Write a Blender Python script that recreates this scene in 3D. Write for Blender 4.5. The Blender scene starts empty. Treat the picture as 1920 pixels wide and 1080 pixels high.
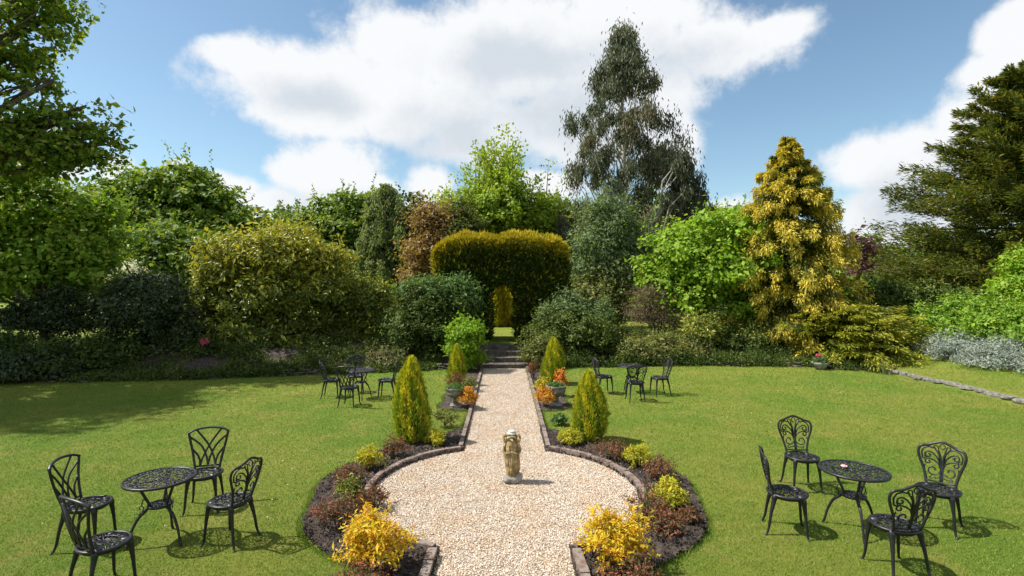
import bpy, math, random
import numpy as np
from mathutils import Vector, noise as mnoise

R = math.radians
scene = bpy.context.scene
col = scene.collection
H = 2.75                      # eye height above the lawn

# ------------------------------------------------------------------ camera
cam = bpy.data.cameras.new('camera'); camo = bpy.data.objects.new('camera', cam); col.objects.link(camo)
cam.sensor_width = 36; cam.lens = 18.75
cam.shift_x = 14/1920; cam.shift_y = -10/1920
cam.clip_start = 0.05; cam.clip_end = 3000
camo.location = (0, 0, H); camo.rotation_euler = (R(90), 0, 0)
scene.camera = camo

# ------------------------------------------------------------------ light
SUN_EL = R(54)
sd = Vector((-math.cos(SUN_EL), 0.02, math.sin(SUN_EL))).normalized()     # towards the sun
sun = bpy.data.lights.new('sun', 'SUN'); suno = bpy.data.objects.new('sun', sun); col.objects.link(suno)
sun.energy = 4.4; sun.angle = R(0.53); sun.color = (1, .955, .88)
suno.rotation_euler = sd.to_track_quat('Z', 'Y').to_euler(); suno.location = (-20, 0, 30)
scene.view_settings.view_transform = 'Standard'; scene.view_settings.look = 'None'
scene.view_settings.exposure = 0.97; scene.view_settings.gamma = 1

def nd(t, kind, **kw):
    n = t.nodes.new(kind)
    for k, v in kw.items():
        if k in n.inputs.keys(): n.inputs[k].default_value = v
        else: setattr(n, k, v)
    return n
def mth(t, op, a, b=None, clamp=False):
    n = t.nodes.new('ShaderNodeMath'); n.operation = op; n.use_clamp = clamp
    for i, v in enumerate((a, b)):
        if v is None: continue
        if isinstance(v, (int, float)): n.inputs[i].default_value = v
        else: t.links.new(v, n.inputs[i])
    return n.outputs[0]
def mixc(t, f, a, b):
    n = t.nodes.new('ShaderNodeMix'); n.data_type = 'RGBA'
    for i, v in ((0, f), (6, a), (7, b)):
        if isinstance(v, (int, float)): n.inputs[i].default_value = v
        elif isinstance(v, tuple): n.inputs[i].default_value = (*v, 1) if len(v) == 3 else v
        else: t.links.new(v, n.inputs[i])
    return n.outputs[2]
def ramp(t, f, lo, hi, smooth=True):
    n = t.nodes.new('ShaderNodeMapRange'); n.interpolation_type = 'SMOOTHSTEP' if smooth else 'LINEAR'
    n.inputs[1].default_value = lo; n.inputs[2].default_value = hi
    t.links.new(f, n.inputs[0]); return n.outputs[0]

# ------------------------------------------------------------------ sky
world = bpy.data.worlds.new('World'); scene.world = world; world.use_nodes = True
wt = world.node_tree; wt.nodes.clear()
sky = nd(wt, 'ShaderNodeTexSky', sky_type='NISHITA'); sky.sun_disc = False
sky.sun_elevation = SUN_EL; sky.sun_rotation = R(-90); sky.air_density = 1.0; sky.dust_density = .6; sky.ozone_density = 1.6
tc = nd(wt, 'ShaderNodeTexCoord'); gen = tc.outputs['Generated']
sep = nd(wt, 'ShaderNodeSeparateXYZ'); wt.links.new(gen, sep.inputs[0])
az = mth(wt, 'ARCTAN2', sep.outputs[0], sep.outputs[1])
el = mth(wt, 'ARCSINE', sep.outputs[2])
comb = nd(wt, 'ShaderNodeCombineXYZ'); wt.links.new(az, comb.inputs[0]); wt.links.new(el, comb.inputs[1])
n1 = nd(wt, 'ShaderNodeTexNoise', Scale=7.0, Detail=14.0, Roughness=.64); wt.links.new(gen, n1.inputs['Vector'])
n2 = nd(wt, 'ShaderNodeTexNoise', Scale=3.2, Detail=4.0, Roughness=.5); wt.links.new(gen, n2.inputs['Vector'])
# gentle warp of the cloud map
wsub = nd(wt, 'ShaderNodeVectorMath', operation='SUBTRACT'); wt.links.new(n2.outputs['Color'], wsub.inputs[0]); wsub.inputs[1].default_value = (.5, .5, .5)
wsc = nd(wt, 'ShaderNodeVectorMath', operation='SCALE'); wt.links.new(wsub.outputs[0], wsc.inputs[0]); wsc.inputs['Scale'].default_value = .06
wad = nd(wt, 'ShaderNodeVectorMath', operation='ADD'); wt.links.new(comb.outputs[0], wad.inputs[0]); wt.links.new(wsc.outputs[0], wad.inputs[1])
def azel(px, py):
    u = (px-946)/1000; v = (530-py)/1000
    return math.atan(u), math.atan2(v, math.sqrt(1+u*u))
def blobs(lst):
    out = None
    for px, py, rx, ry, *st_ in lst:
        rx *= 1.1; ry *= 1.1; a, e = azel(px, py)
        ra = abs(azel(px+rx, py)[0]-azel(px-rx, py)[0])/2
        re = abs(azel(px, py+ry)[1]-azel(px, py-ry)[1])/2
        s = nd(wt, 'ShaderNodeVectorMath', operation='SUBTRACT'); wt.links.new(wad.outputs[0], s.inputs[0]); s.inputs[1].default_value = (a, e, 0)
        m = nd(wt, 'ShaderNodeVectorMath', operation='MULTIPLY'); wt.links.new(s.outputs[0], m.inputs[0]); m.inputs[1].default_value = (1/ra, 1/re, 0)
        l = nd(wt, 'ShaderNodeVectorMath', operation='LENGTH'); wt.links.new(m.outputs[0], l.inputs[0])
        v = mth(wt, 'SUBTRACT', st_[0] if st_ else 1.0, l.outputs['Value'])
        if out is None: out = v
        else:
            n = wt.nodes.new('ShaderNodeMath'); n.operation = 'SMOOTH_MAX'; n.inputs[2].default_value = .15
            wt.links.new(out, n.inputs[0]); wt.links.new(v, n.inputs[1]); out = n.outputs[0]
    return out
CL = [(930,120,340,130),(700,170,260,90),(455,105,90,45),(560,150,140,85),(600,215,150,60),(760,90,130,95),(740,225,120,55),(930,110,230,130),(900,235,160,85),
      (1130,90,230,130),(1060,235,170,90),(1330,95,170,85),(1440,60,90,45),(1220,170,120,80),
      (610,330,100,60),(560,395,150,45),(470,400,70,50),(700,345,50,30),(810,350,50,45),(780,400,60,30),(560,470,250,60),(60,290,120,60),(225,320,60,50,.75),(340,325,60,30,.7),
      (1255,270,70,80),(1375,395,80,35,.7),(1360,450,120,40),(1720,300,150,80),(1620,310,80,60),(1820,240,100,80),(1700,395,150,60),(1000,360,120,40),
      (1880,130,100,45),(1910,60,80,60),(2100,260,200,120),(540,330,70,36,.65),(520,440,200,50),(850,420,120,60),(330,380,150,55),(640,310,110,70,.9),(430,370,90,40),(1500,470,300,30),
      (-300,150,200,120),(-500,330,300,80),(2600,200,260,150)]
GR = [(1020,220,240,90),(860,250,150,60),(1000,120,220,60),(620,385,90,35),(1710,370,120,60),(1800,300,80,50),(1250,130,150,60),(600,190,110,40)]
den0 = blobs(CL); gr0 = blobs(GR)
nf = mth(wt, 'MULTIPLY', mth(wt, 'SUBTRACT', n1.outputs['Fac'], .47), 1.75)
den = ramp(wt, mth(wt, 'ADD', den0, nf), .0, .46)
# unseen cloud added overhead and behind to neutralise the blue sky fill
away = mth(wt, 'MAXIMUM', ramp(wt, el, .75, 1.0), ramp(wt, mth(wt, 'ABSOLUTE', az), 1.1, 1.5))
den = mth(wt, 'MAXIMUM', den, mth(wt, 'MULTIPLY', away, ramp(wt, n2.outputs['Fac'], .44, .56)))
# small free clouds elsewhere in the sky
grey = ramp(wt, mth(wt, 'ADD', gr0, mth(wt, 'MULTIPLY', mth(wt, 'SUBTRACT', n1.outputs['Fac'], .5), 2.6)), -.30, .95)
ccol = mixc(wt, grey, (.485, .495, .505), (.345, .375, .41))
SKY_S = .10
skyc = nd(wt, 'ShaderNodeVectorMath', operation='MULTIPLY'); wt.links.new(sky.outputs[0], skyc.inputs[0]); skyc.inputs[1].default_value = (.80, .86, .80)
sc2 = nd(wt, 'ShaderNodeVectorMath', operation='SCALE'); wt.links.new(ccol, sc2.inputs[0]); sc2.inputs['Scale'].default_value = 1/SKY_S
fin = mixc(wt, den, skyc.outputs[0], sc2.outputs[0])
bg = nd(wt, 'ShaderNodeBackground', Strength=SKY_S); wt.links.new(fin, bg.inputs[0])
wo = nd(wt, 'ShaderNodeOutputWorld'); wt.links.new(bg.outputs[0], wo.inputs[0])

# ------------------------------------------------------------------ object helpers
def tag(o, label=None, cat=None, group=None, kind=None):
    if label: o['label'] = label
    if cat: o['category'] = cat
    if group: o['group'] = group
    if kind: o['kind'] = kind
    return o
def empty(name, loc, label=None, cat=None, group=None, rz=0):
    o = bpy.data.objects.new(name, None); o.location = loc; o.rotation_euler = (0, 0, rz)
    o.empty_display_size = .2; col.objects.link(o); tag(o, label, cat, group); return o
def link(name, me, mat, parent=None):
    me.materials.append(mat); o = bpy.data.objects.new(name, me); col.objects.link(o)
    if parent is not None: o.parent = parent
    return o
def copy_tree(o, parent=None):
    c = o.copy(); col.objects.link(c); c.parent = parent
    for ch in list(o.children): copy_tree(ch, c)
    return c
def mesh_np(name, V, F, k, mat, parent=None, smooth=False, attrs=None):
    """V (n,3), F (m,k)"""
    me = bpy.data.meshes.new(name); n = len(V); m = len(F)
    me.vertices.add(n); me.vertices.foreach_set('co', np.asarray(V, np.float32).ravel())
    me.loops.add(m*k); me.loops.foreach_set('vertex_index', np.asarray(F, np.int32).ravel())
    me.polygons.add(m); me.polygons.foreach_set('loop_start', np.arange(0, m*k, k, dtype=np.int32))
    me.polygons.foreach_set('loop_total', np.full(m, k, np.int32))
    me.polygons.foreach_set('use_smooth', np.full(m, smooth, bool))
    for a, v in (attrs or {}).items():
        at = me.attributes.new(a, 'FLOAT', 'FACE'); at.data.foreach_set('value', np.asarray(v, np.float32))
    me.update(calc_edges=True)
    return link(name, me, mat, parent)

class MB:
    def __init__(s): s.v = []; s.f = []
    def tube(s, pts, r, sides=6, flat=1.0, nrm=None, caps=True):
        pts = [Vector(p) for p in pts]; n = len(pts)
        rr = r if isinstance(r, (list, tuple)) else [r]*n
        if len(rr) != n: rr = [rr[0]+(rr[-1]-rr[0])*i/(n-1) for i in range(n)]
        b = len(s.v); side = None
        for i, p in enumerate(pts):
            t = (pts[min(i+1, n-1)]-pts[max(i-1, 0)])
            t = t.normalized() if t.length > 1e-9 else Vector((0, 0, 1))
            if nrm is not None: a = Vector(nrm)
            elif side is None: a = Vector((0, 0, 1)) if abs(t.z) < .9 else Vector((0, 1, 0))
            else: a = side
            u = (a - t*a.dot(t))
            u = u.normalized() if u.length > 1e-6 else t.orthogonal().normalized()
            side = u; w = t.cross(u)
            for k in range(sides):
                an = 2*math.pi*(k+.5)/sides
                s.v.append(p + u*math.cos(an)*rr[i]*flat + w*math.sin(an)*rr[i])
        for i in range(n-1):
            for k in range(sides):
                k2 = (k+1) % sides
                s.f.append((b+i*sides+k, b+i*sides+k2, b+(i+1)*sides+k2, b+(i+1)*sides+k))
        if caps:
            s.f.append(tuple(b+k for k in reversed(range(sides)))); s.f.append(tuple(b+(n-1)*sides+k for k in range(sides)))
        return s
    def box(s, c, h, rz=0, jit=0, rnd=random):
        b = len(s.v); ca, sa = math.cos(rz), math.sin(rz)
        for z in (-1, 1):
            for x, y in ((-1,-1),(1,-1),(1,1),(-1,1)):
                X = x*h[0]*(1+rnd.uniform(-jit, jit)); Y = y*h[1]*(1+rnd.uniform(-jit, jit)); Z = z*h[2]*(1+rnd.uniform(-jit, jit))
                s.v.append(Vector((c[0]+X*ca-Y*sa, c[1]+X*sa+Y*ca, c[2]+Z)))
        for q in ((3,2,1,0),(4,5,6,7),(0,1,5,4),(1,2,6,5),(2,3,7,6),(3,0,4,7)): s.f.append(tuple(b+i for i in q))
        return s
    def lathe(s, prof, c=(0,0,0), n=20, rf=None):
        b = len(s.v); m = len(prof)
        for i, (r, z) in enumerate(prof):
            for k in range(n):
                a = 2*math.pi*k/n; q = r*(rf(a, z) if rf else 1)
                s.v.append(Vector((c[0]+q*math.cos(a), c[1]+q*math.sin(a), c[2]+z)))
        for i in range(m-1):
            for k in range(n):
                k2 = (k+1) % n; s.f.append((b+i*n+k, b+i*n+k2, b+(i+1)*n+k2, b+(i+1)*n+k))
        s.f.append(tuple(b+k for k in reversed(range(n)))); s.f.append(tuple(b+(m-1)*n+k for k in range(n)))
        return s
    def ell(s, c, r, n=12, m=8):
        prof = [(max(.001, math.sin(math.pi*i/m)), -math.cos(math.pi*i/m)) for i in range(m+1)]
        b = len(s.v); s.lathe(prof, (0,0,0), n)
        for i in range(b, len(s.v)):
            v = s.v[i]; s.v[i] = Vector((c[0]+v.x*r[0], c[1]+v.y*r[1], c[2]+v.z*r[2]))
        return s
    def build(s, name, mat, parent=None, smooth=True):
        me = bpy.data.meshes.new(name); me.from_pydata([tuple(v) for v in s.v], [], s.f)
        me.polygons.foreach_set('use_smooth', [smooth]*len(me.polygons)); me.update()
        return link(name, me, mat, parent)

def spline(pts, n=8):
    P = [Vector(p) for p in pts]; P = [P[0]*2-P[1]] + P + [P[-1]*2-P[-2]]; out = []
    for i in range(1, len(P)-2):
        for k in range(n):
            t = k/n; a, b, c, d = P[i-1:i+3]
            out.append(.5*((2*b)+(c-a)*t+(2*a-5*b+4*c-d)*t*t+(-a+3*b-3*c+d)*t**3))
    out.append(P[-2]); return out

# ------------------------------------------------------------------ materials
def mat_new(name):
    m = bpy.data.materials.new(name); m.use_nodes = True; t = m.node_tree; t.nodes.clear()
    return m, t, nd(t, 'ShaderNodeOutputMaterial')
def leaf_mat(name, c1, c2, c3=None, tr=.38, rough=.55, spec=.22):
    """c1/c2 leaf to leaf, c3 young or differently coloured growth (attribute age)"""
    m, t, out = mat_new(name)
    a = nd(t, 'ShaderNodeAttribute', attribute_name='rnd'); c = mixc(t, a.outputs['Fac'], c1, c2)
    if c3:
        g = nd(t, 'ShaderNodeAttribute', attribute_name='age'); c = mixc(t, g.outputs['Fac'], c, c3)
    p = nd(t, 'ShaderNodeBsdfPrincipled', Roughness=rough); p.inputs['Specular IOR Level'].default_value = spec
    t.links.new(c, p.inputs['Base Color'])
    tl = nd(t, 'ShaderNodeBsdfTranslucent')
    g2 = nd(t, 'ShaderNodeVectorMath', operation='MULTIPLY'); t.links.new(c, g2.inputs[0]); g2.inputs[1].default_value = (1.25, 1.15, .45)
    t.links.new(g2.outputs[0], tl.inputs[0])
    mx = nd(t, 'ShaderNodeMixShader'); mx.inputs[0].default_value = tr
    t.links.new(p.outputs[0], mx.inputs[1]); t.links.new(tl.outputs[0], mx.inputs[2]); t.links.new(mx.outputs[0], out.inputs[0])
    return m
def noisy(name, cols, scale=8, rough=.8, bump=.3, bscale=None, metal=0, spec=.5, detail=6, stops=None, dist=.02):
    m, t, out = mat_new(name)
    tcn = nd(t, 'ShaderNodeTexCoord')
    n = nd(t, 'ShaderNodeTexNoise', Scale=scale, Detail=float(detail), Roughness=.6); t.links.new(tcn.outputs['Object'], n.inputs['Vector'])
    cr = nd(t, 'ShaderNodeValToRGB'); e = cr.color_ramp.elements
    stops = stops or [.3+.4*i/(len(cols)-1) for i in range(len(cols))]
    e[0].position = stops[0]; e[0].color = (*cols[0], 1); e[1].position = stops[-1]; e[1].color = (*cols[-1], 1)
    for s_, c_ in list(zip(stops, cols))[1:-1]:
        x = e.new(s_); x.color = (*c_, 1)
    t.links.new(n.outputs['Fac'], cr.inputs[0])
    p = nd(t, 'ShaderNodeBsdfPrincipled', Roughness=rough, Metallic=metal); p.inputs['Specular IOR Level'].default_value = spec
    t.links.new(cr.outputs[0], p.inputs['Base Color'])
    if bump:
        b = nd(t, 'ShaderNodeBump', Strength=bump, Distance=dist)
        n2_ = nd(t, 'ShaderNodeTexNoise', Scale=bscale or scale*4, Detail=6.0, Roughness=.65); t.links.new(tcn.outputs['Object'], n2_.inputs['Vector'])
        t.links.new(n2_.outputs['Fac'], b.inputs['Height']); t.links.new(b.outputs[0], p.inputs['Normal'])
    t.links.new(p.outputs[0], out.inputs[0]); return m

M = {}
M['iron'] = noisy('black_cast_metal', [(.008,.008,.009),(.020,.020,.022)], 14, .40, .25, 90, 0, .38, dist=.003)
M['bark'] = noisy('bark', [(.05,.038,.028),(.14,.11,.08)], 6, .9, .6, 20)
M['pale_bark'] = noisy('pale_bark', [(.28,.25,.21),(.5,.47,.42),(.16,.13,.11)], 3, .8, .4, 14)
M['twig'] = noisy('twig', [(.07,.05,.035),(.15,.11,.08)], 10, .9, 0)
M['brick'] = noisy('weathered_brick', [(.075,.05,.04),(.15,.10,.08),(.22,.18,.15),(.10,.085,.07)], 9, .92, .6, 60)
M['stone'] = noisy('weathered_stone', [(.10,.095,.08),(.24,.22,.19),(.36,.34,.30)], 7, .92, .6, 30)
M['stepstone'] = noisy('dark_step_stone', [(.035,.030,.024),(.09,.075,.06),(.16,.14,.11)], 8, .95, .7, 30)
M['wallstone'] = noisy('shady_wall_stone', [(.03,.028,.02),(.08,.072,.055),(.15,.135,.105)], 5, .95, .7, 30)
M['urnstone'] = noisy('urn_stone', [(.06,.058,.05),(.15,.14,.115),(.27,.25,.20)], 12, .95, .8, 45)
M['statue'] = noisy('ochre_stone', [(.10,.075,.035),(.28,.20,.08),(.52,.41,.23)], 11, .9, .6, 50)
M['white_stone'] = noisy('white_stone', [(.38,.37,.34),(.58,.57,.53)], 10, .85, .3, 40)
M['core'] = noisy('dark_core', [(.008,.010,.004),(.022,.024,.010)], 8, 1, .5)  # near-black fill of the solid cores added to block light

def lawn_mat():
    m, t, out = mat_new('lawn'); tcn = nd(t, 'ShaderNodeTexCoord'); O = tcn.outputs['Object']
    def N(s, d=5.0, r=.6, st=None):
        n = nd(t, 'ShaderNodeTexNoise', Scale=s, Detail=d, Roughness=r)
        if st:
            mp = nd(t, 'ShaderNodeMapping'); mp.inputs['Scale'].default_value = st; t.links.new(O, mp.inputs[0]); t.links.new(mp.outputs[0], n.inputs['Vector'])
        else: t.links.new(O, n.inputs['Vector'])
        return n.outputs['Fac']
    c = mixc(t, ramp(t, N(.45), .35, .65), (.100, .185, .013), (.200, .222, .030))
    c = mixc(t, mth(t, 'MULTIPLY', ramp(t, N(1.3, 6.0, .65), .50, .70), .8), c, (.27, .235, .055))
    c = mixc(t, mth(t, 'MULTIPLY', ramp(t, N(2.6, 4.0, .6, (1, 1.6, 1)), .55, .7), .5), c, (.055, .115, .012))
    c = mixc(t, mth(t, 'MULTIPLY', ramp(t, N(150, 2.0), .45, .7), .45), c, (.05, .085, .01))
    c = mixc(t, mth(t, 'MULTIPLY', ramp(t, N(230, 2.0), .5, .7), .4), c, (.25, .245, .06))
    p = nd(t, 'ShaderNodeBsdfPrincipled', Roughness=.85); p.inputs['Specular IOR Level'].default_value = .2; t.links.new(c, p.inputs['Base Color'])
    b = nd(t, 'ShaderNodeBump', Strength=.9, Distance=.03); t.links.new(N(160, 3.0, .7), b.inputs['Height']); t.links.new(b.outputs[0], p.inputs['Normal'])
    t.links.new(p.outputs[0], out.inputs[0]); return m
M['lawn'] = lawn_mat()
def blade_mat():
    m, t, out = mat_new('grass_blade'); tcn = nd(t, 'ShaderNodeTexCoord'); O = tcn.outputs['Object']
    a = nd(t, 'ShaderNodeAttribute', attribute_name='rnd')
    c = mixc(t, a.outputs['Fac'], (.075,.175,.010), (.27,.31,.05))
    n = nd(t, 'ShaderNodeTexNoise', Scale=1.7, Detail=4.0); t.links.new(O, n.inputs['Vector'])
    c = mixc(t, mth(t, 'MULTIPLY', ramp(t, n.outputs['Fac'], .5, .7), .55), c, (.31,.27,.075))
    p = nd(t, 'ShaderNodeBsdfPrincipled', Roughness=.6); p.inputs['Specular IOR Level'].default_value = .25; t.links.new(c, p.inputs['Base Color'])
    tl = nd(t, 'ShaderNodeBsdfTranslucent'); t.links.new(c, tl.inputs[0])
    mx = nd(t, 'ShaderNodeMixShader'); mx.inputs[0].default_value = .35
    t.links.new(p.outputs[0], mx.inputs[1]); t.links.new(tl.outputs[0], mx.inputs[2]); t.links.new(mx.outputs[0], out.inputs[0]); return m
M['blade'] = blade_mat()
M['soil'] = noisy('garden_soil', [(.024,.017,.012),(.060,.044,.034),(.12,.09,.072)], 16, .97, 1.0, 60, dist=.04)
M['gravelbed'] = noisy('gravel_bed', [(.12,.095,.07),(.33,.27,.21),(.5,.43,.35)], 55, .9, 1.0, 80, detail=3, dist=.02)
def pebble_mat():
    m, t, out = mat_new('gravel_stone'); a = nd(t, 'ShaderNodeAttribute', attribute_name='rnd')
    cr = nd(t, 'ShaderNodeValToRGB'); t.links.new(a.outputs['Fac'], cr.inputs[0]); e = cr.color_ramp.elements
    e[0].position = 0; e[0].color = (.16,.12,.085,1); e[1].position = 1; e[1].color = (.70,.66,.59,1)
    for s_, c_ in ((.10,(.34,.24,.155,1)),(.22,(.50,.37,.255,1)),(.45,(.56,.455,.345,1)),(.7,(.62,.53,.43,1))): x = e.new(s_); x.color = c_
    p = nd(t, 'ShaderNodeBsdfPrincipled', Roughness=.75); tcn = nd(t, 'ShaderNodeTexCoord'); n = nd(t, 'ShaderNodeTexNoise', Scale=2.2, Detail=5.0); t.links.new(tcn.outputs['Object'], n.inputs['Vector'])
    mu = nd(t, 'ShaderNodeMix', data_type='RGBA', blend_type='MULTIPLY'); mu.inputs[7].default_value = (.95,.86,.75,1)
    t.links.new(mth(t, 'MULTIPLY', ramp(t, n.outputs['Fac'], .42, .66), .8), mu.inputs[0]); t.links.new(cr.outputs[0], mu.inputs[6])
    t.links.new(mu.outputs[2], p.inputs['Base Color']); t.links.new(p.outputs[0], out.inputs[0]); return m
M['pebble'] = pebble_mat()

# ------------------------------------------------------------------ the ground
EDGE = [(-40,13.6),(-20,14.2),(-14,14.6),(-9,15.2),(-5.8,16.0),(-2,16.9),(0,17.1),(3,17.5),(6,17.8),(10,17.5),(11.6,16.2),(14,15.8),(40,15)]
EX = np.array([e[0] for e in EDGE]); EY = np.array([e[1] for e in EDGE])
def sst(a, b, x): t_ = np.clip((x-a)/(b-a), 0, 1); return t_*t_*(3-2*t_)
def gz(x, y):
    x = np.asarray(x, float); y = np.asarray(y, float)
    a = .6*sst(.1, 2.0, y-np.interp(x, EX, EY))
    b = .14*sst(11.72, 11.9, x) + .32*sst(11.9, 14.6, x)
    b = b*sst(24, 18, y)
    z = np.maximum(a, b)
    m = (np.abs(x) < 1.3)                                  # the cut for the steps
    cut = np.where(y < 17.1, 0, np.where(y < 19.0, .6*np.clip((y-17.1)/1.9, 0, 1)-.12, z))
    z = np.where(m, np.minimum(z, np.maximum(cut, 0)), z)
    return z
def zc(x, y): return float(gz(x, y))
def axis(segs):
    out = []
    for a, b, s in segs: out += list(np.arange(a, b, s))
    return np.array(out)
gx = axis([(-900,-100,100),(-100,-20,8),(-20,20,.3),(20,100,8),(100,901,100)]); gy = axis([(-60,2,4),(2,24,.25),(24,60,3),(60,200,20),(200,1600,100)])
X_, Y_ = np.meshgrid(gx, gy); V = np.stack([X_.ravel(), Y_.ravel(), gz(X_, Y_).ravel()], 1)
ni, nj = X_.shape; I = np.arange(ni*nj).reshape(ni, nj)
F = np.stack([I[:-1,:-1], I[:-1,1:], I[1:,1:], I[1:,:-1]], -1).reshape(-1, 4)
tag(mesh_np('ground', V, F, 4, M['lawn'], smooth=True), kind='structure')

CY = 7.06; RG = 1.73; RB = 1.84; RO = 2.48; PW = .67; PB = .77
rng = np.random.default_rng(5)
def in_gravel(x, y): return ((x**2+(y-CY)**2) < RG**2) | ((np.abs(x) < PW) & (y < 17.0))
def in_ring(x, y):
    r2 = x**2+(y-CY)**2
    wob = .04*np.sin(9*np.arctan2(y-CY, x))
    return (r2 < (RO+wob)**2) & (y > 3.6)
def in_fan(x, y):   # soil behind the ring, running up to the path edge
    ax = np.abs(x); return (y > 8.2) & (ax < 2.1) & (y < 10.0-np.maximum(0, ax-.7)*1.05)
def in_urnbed(x, y):
    ax = np.abs(x); return (ax > .7) & (y > 11.5+.1*np.sin(ax*5)) & (y < 17.0) & (ax < 1.42+.03*np.sin(y*7)+np.maximum(0, y-14)*.12)
def in_soil(x, y): return (in_ring(x, y) | in_fan(x, y) | in_urnbed(x, y)) & ~in_gravel(x, y) & (np.abs(x) > PW)
def in_border(x, y):
    e = np.interp(x, EX, EY); return (y > e-.02+.12*np.sin(x*2.3)+.06*np.sin(x*7.1)) & (np.abs(x) > .95) & (y < e+5.2) & (x < 11.9)
def vnoise(x, y, s, seed=0):
    return np.array([mnoise.fractal(Vector((a*s, b*s, seed)), .9, 2.1, 4) for a, b in zip(x, y)])
def sheet(name, xr, yr, st, test, mat, zoff, amp=0, ns=5, kind='structure'):
    xs = np.arange(xr[0], xr[1]+1e-6, st); ys = np.arange(yr[0], yr[1]+1e-6, st)
    A, B = np.meshgrid(xs, ys); x = A.ravel(); y = B.ravel()
    ctrx = (A[:-1,:-1]+st/2); ctry = (B[:-1,:-1]+st/2); keep = test(ctrx, ctry)
    n_i, n_j = A.shape; I = np.arange(n_i*n_j).reshape(n_i, n_j)
    F = np.stack([I[:-1,:-1], I[:-1,1:], I[1:,1:], I[1:,:-1]], -1)[keep]
    used = np.unique(F); re = -np.ones(n_i*n_j, int); re[used] = np.arange(len(used)); F = re[F]
    x = x[used]; y = y[used]
    z = gz(x, y)+zoff
    if amp: z = z + amp*np.abs(vnoise(x, y, ns, 3.3)) + .5*amp*np.maximum(0, vnoise(x, y, ns*3, 7.3))
    return tag(mesh_np(name, np.stack([x, y, z], 1), F, 4, mat, smooth=True), kind=kind)
sheet('gravel_path', (-1.8, 1.8), (-1, 17.0), .05, lambda x, y: in_gravel(x, y) & (y > -1), M['gravelbed'], .008)
sheet('soil_bed', (-2.6, 2.6), (3.6, 10.1), .035, lambda x, y: in_soil(x, y), M['soil'], .012, .085, 7)
sheet('soil_bed', (-2.0, 2.0), (11.3, 17.1), .05, lambda x, y: in_urnbed(x, y) & (np.abs(x) > PB), M['soil'], .012, .05, 6)
sheet('soil_bed', (-22, 12.0), (13.5, 23.2), .2, lambda x, y: in_border(x, y), M['soil'], .02, .06, 2)

# loose gravel
def scatter_stones(n, xr, yr, test, smin, smax, zfun, name, mat, seed, weight=None, **tags):
    g = np.random.default_rng(seed)
    x = g.uniform(*xr, n); y = g.uniform(*yr, n); k = test(x, y)
    if weight is not None: k &= g.random(n) < weight(x, y)
    x = x[k]; y = y[k]; m = len(x)
    base = np.array([[1,0,0],[0,1,0],[-1,0,0],[0,-1,0],[0,0,1],[0,0,-1]], float)
    S = g.uniform(smin, smax, (m,1,1))*g.uniform(.55, 1.15, (m,1,3))*np.array([1,1,.7])
    P = base[None]*g.uniform(.7, 1.25, (m,6,1))*S
    A = g.random(m)*2*np.pi; T = g.normal(0, .5, m)
    ct, st_ = np.cos(T)[:,None], np.sin(T)[:,None]
    Px = P[:,:,0]*ct-P[:,:,2]*st_; Pz = P[:,:,0]*st_+P[:,:,2]*ct
    ca, sa = np.cos(A)[:,None], np.sin(A)[:,None]
    Qx = Px*ca-P[:,:,1]*sa; Qy = Px*sa+P[:,:,1]*ca
    z = zfun(x, y)+g.uniform(0, smax*.7, m)
    V = np.stack([Qx+x[:,None], Qy+y[:,None], Pz+z[:,None]], -1).reshape(-1, 3)
    tri = np.array([[0,1,4],[1,2,4],[2,3,4],[3,0,4],[1,0,5],[2,1,5],[3,2,5],[0,3,5]])
    F = (tri[None]+6*np.arange(m)[:,None,None]).reshape(-1, 3)
    return tag(mesh_np(name, V, F, 3, mat, attrs={'rnd': np.repeat(g.random(m), 8)}), **tags)
scatter_stones(340000, (-1.8, 1.8), (3.8, 17.0), in_gravel, .0055, .0118, lambda x, y: .010+0*x, 'gravel_stones', M['pebble'], 1,
    weight=lambda x, y: np.clip(8.5/y, .3, 1)**1.3, kind='stuff', label='pale beige gravel covering the round terrace and the straight path', cat='gravel')
scatter_stones(9000, (-2.1, 2.1), (4.6, 10.0), lambda x, y: (in_soil(x, y)) & (x**2+(y-CY)**2 < (RB+.22)**2), .005, .012, lambda x, y: .075+0*x, 'strewn_stones', M['pebble'], 21, weight=lambda x, y: np.clip(.5-((x**2+(y-CY)**2)**.5-RB)*2.2, 0, 1)*.6, kind='stuff', label='stray pale gravel stones kicked over the edging into the beds', cat='gravel')
def soilz(x, y): return .045+0*x
scatter_stones(42000, (-2.6, 2.6), (3.8, 10.1), in_soil, .006, .024, soilz, 'soil_clods', M['soil'], 2, kind='stuff', label='dark crumbly clods of earth in the round flower beds', cat='soil')

# grass
def grass(n, xr, yr, dens, seed, h, w):
    g = np.random.default_rng(seed); x = g.uniform(*xr, n); y = g.uniform(*yr, n)
    vis = (np.abs(x) < y*1.02+.8)
    k = vis & (g.random(n) < dens(x, y)) & ~in_soil(x, y) & ~(in_gravel(x, y)) & ~((np.abs(x) < PB+.01) & (y < 17.2)) & ~in_border(x, y) & (x**2+(y-CY)**2 > (RB+.03)**2)
    x = x[k]; y = y[k]; m = len(x); a = g.random(m)*2*np.pi; hh = h*g.uniform(.5, 1.3, m)*(.7+.04*y); ww = w*(.5+.1*y)
    dx, dy = np.cos(a)*ww, np.sin(a)*ww; lx, ly = g.normal(0, .6, (2, m))*hh; z = gz(x, y)
    P = np.stack([np.stack([x-dx, y-dy, z], -1), np.stack([x+dx, y+dy, z], -1), np.stack([x+lx, y+ly, z+hh], -1)], 1)
    return P, g.random(m)
P1, r1 = grass(2300000, (-17, 17), (3.6, 18), lambda x, y: np.clip(5.0/y, 0, 1)**1.8, 11, .026, .0030)
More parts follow.
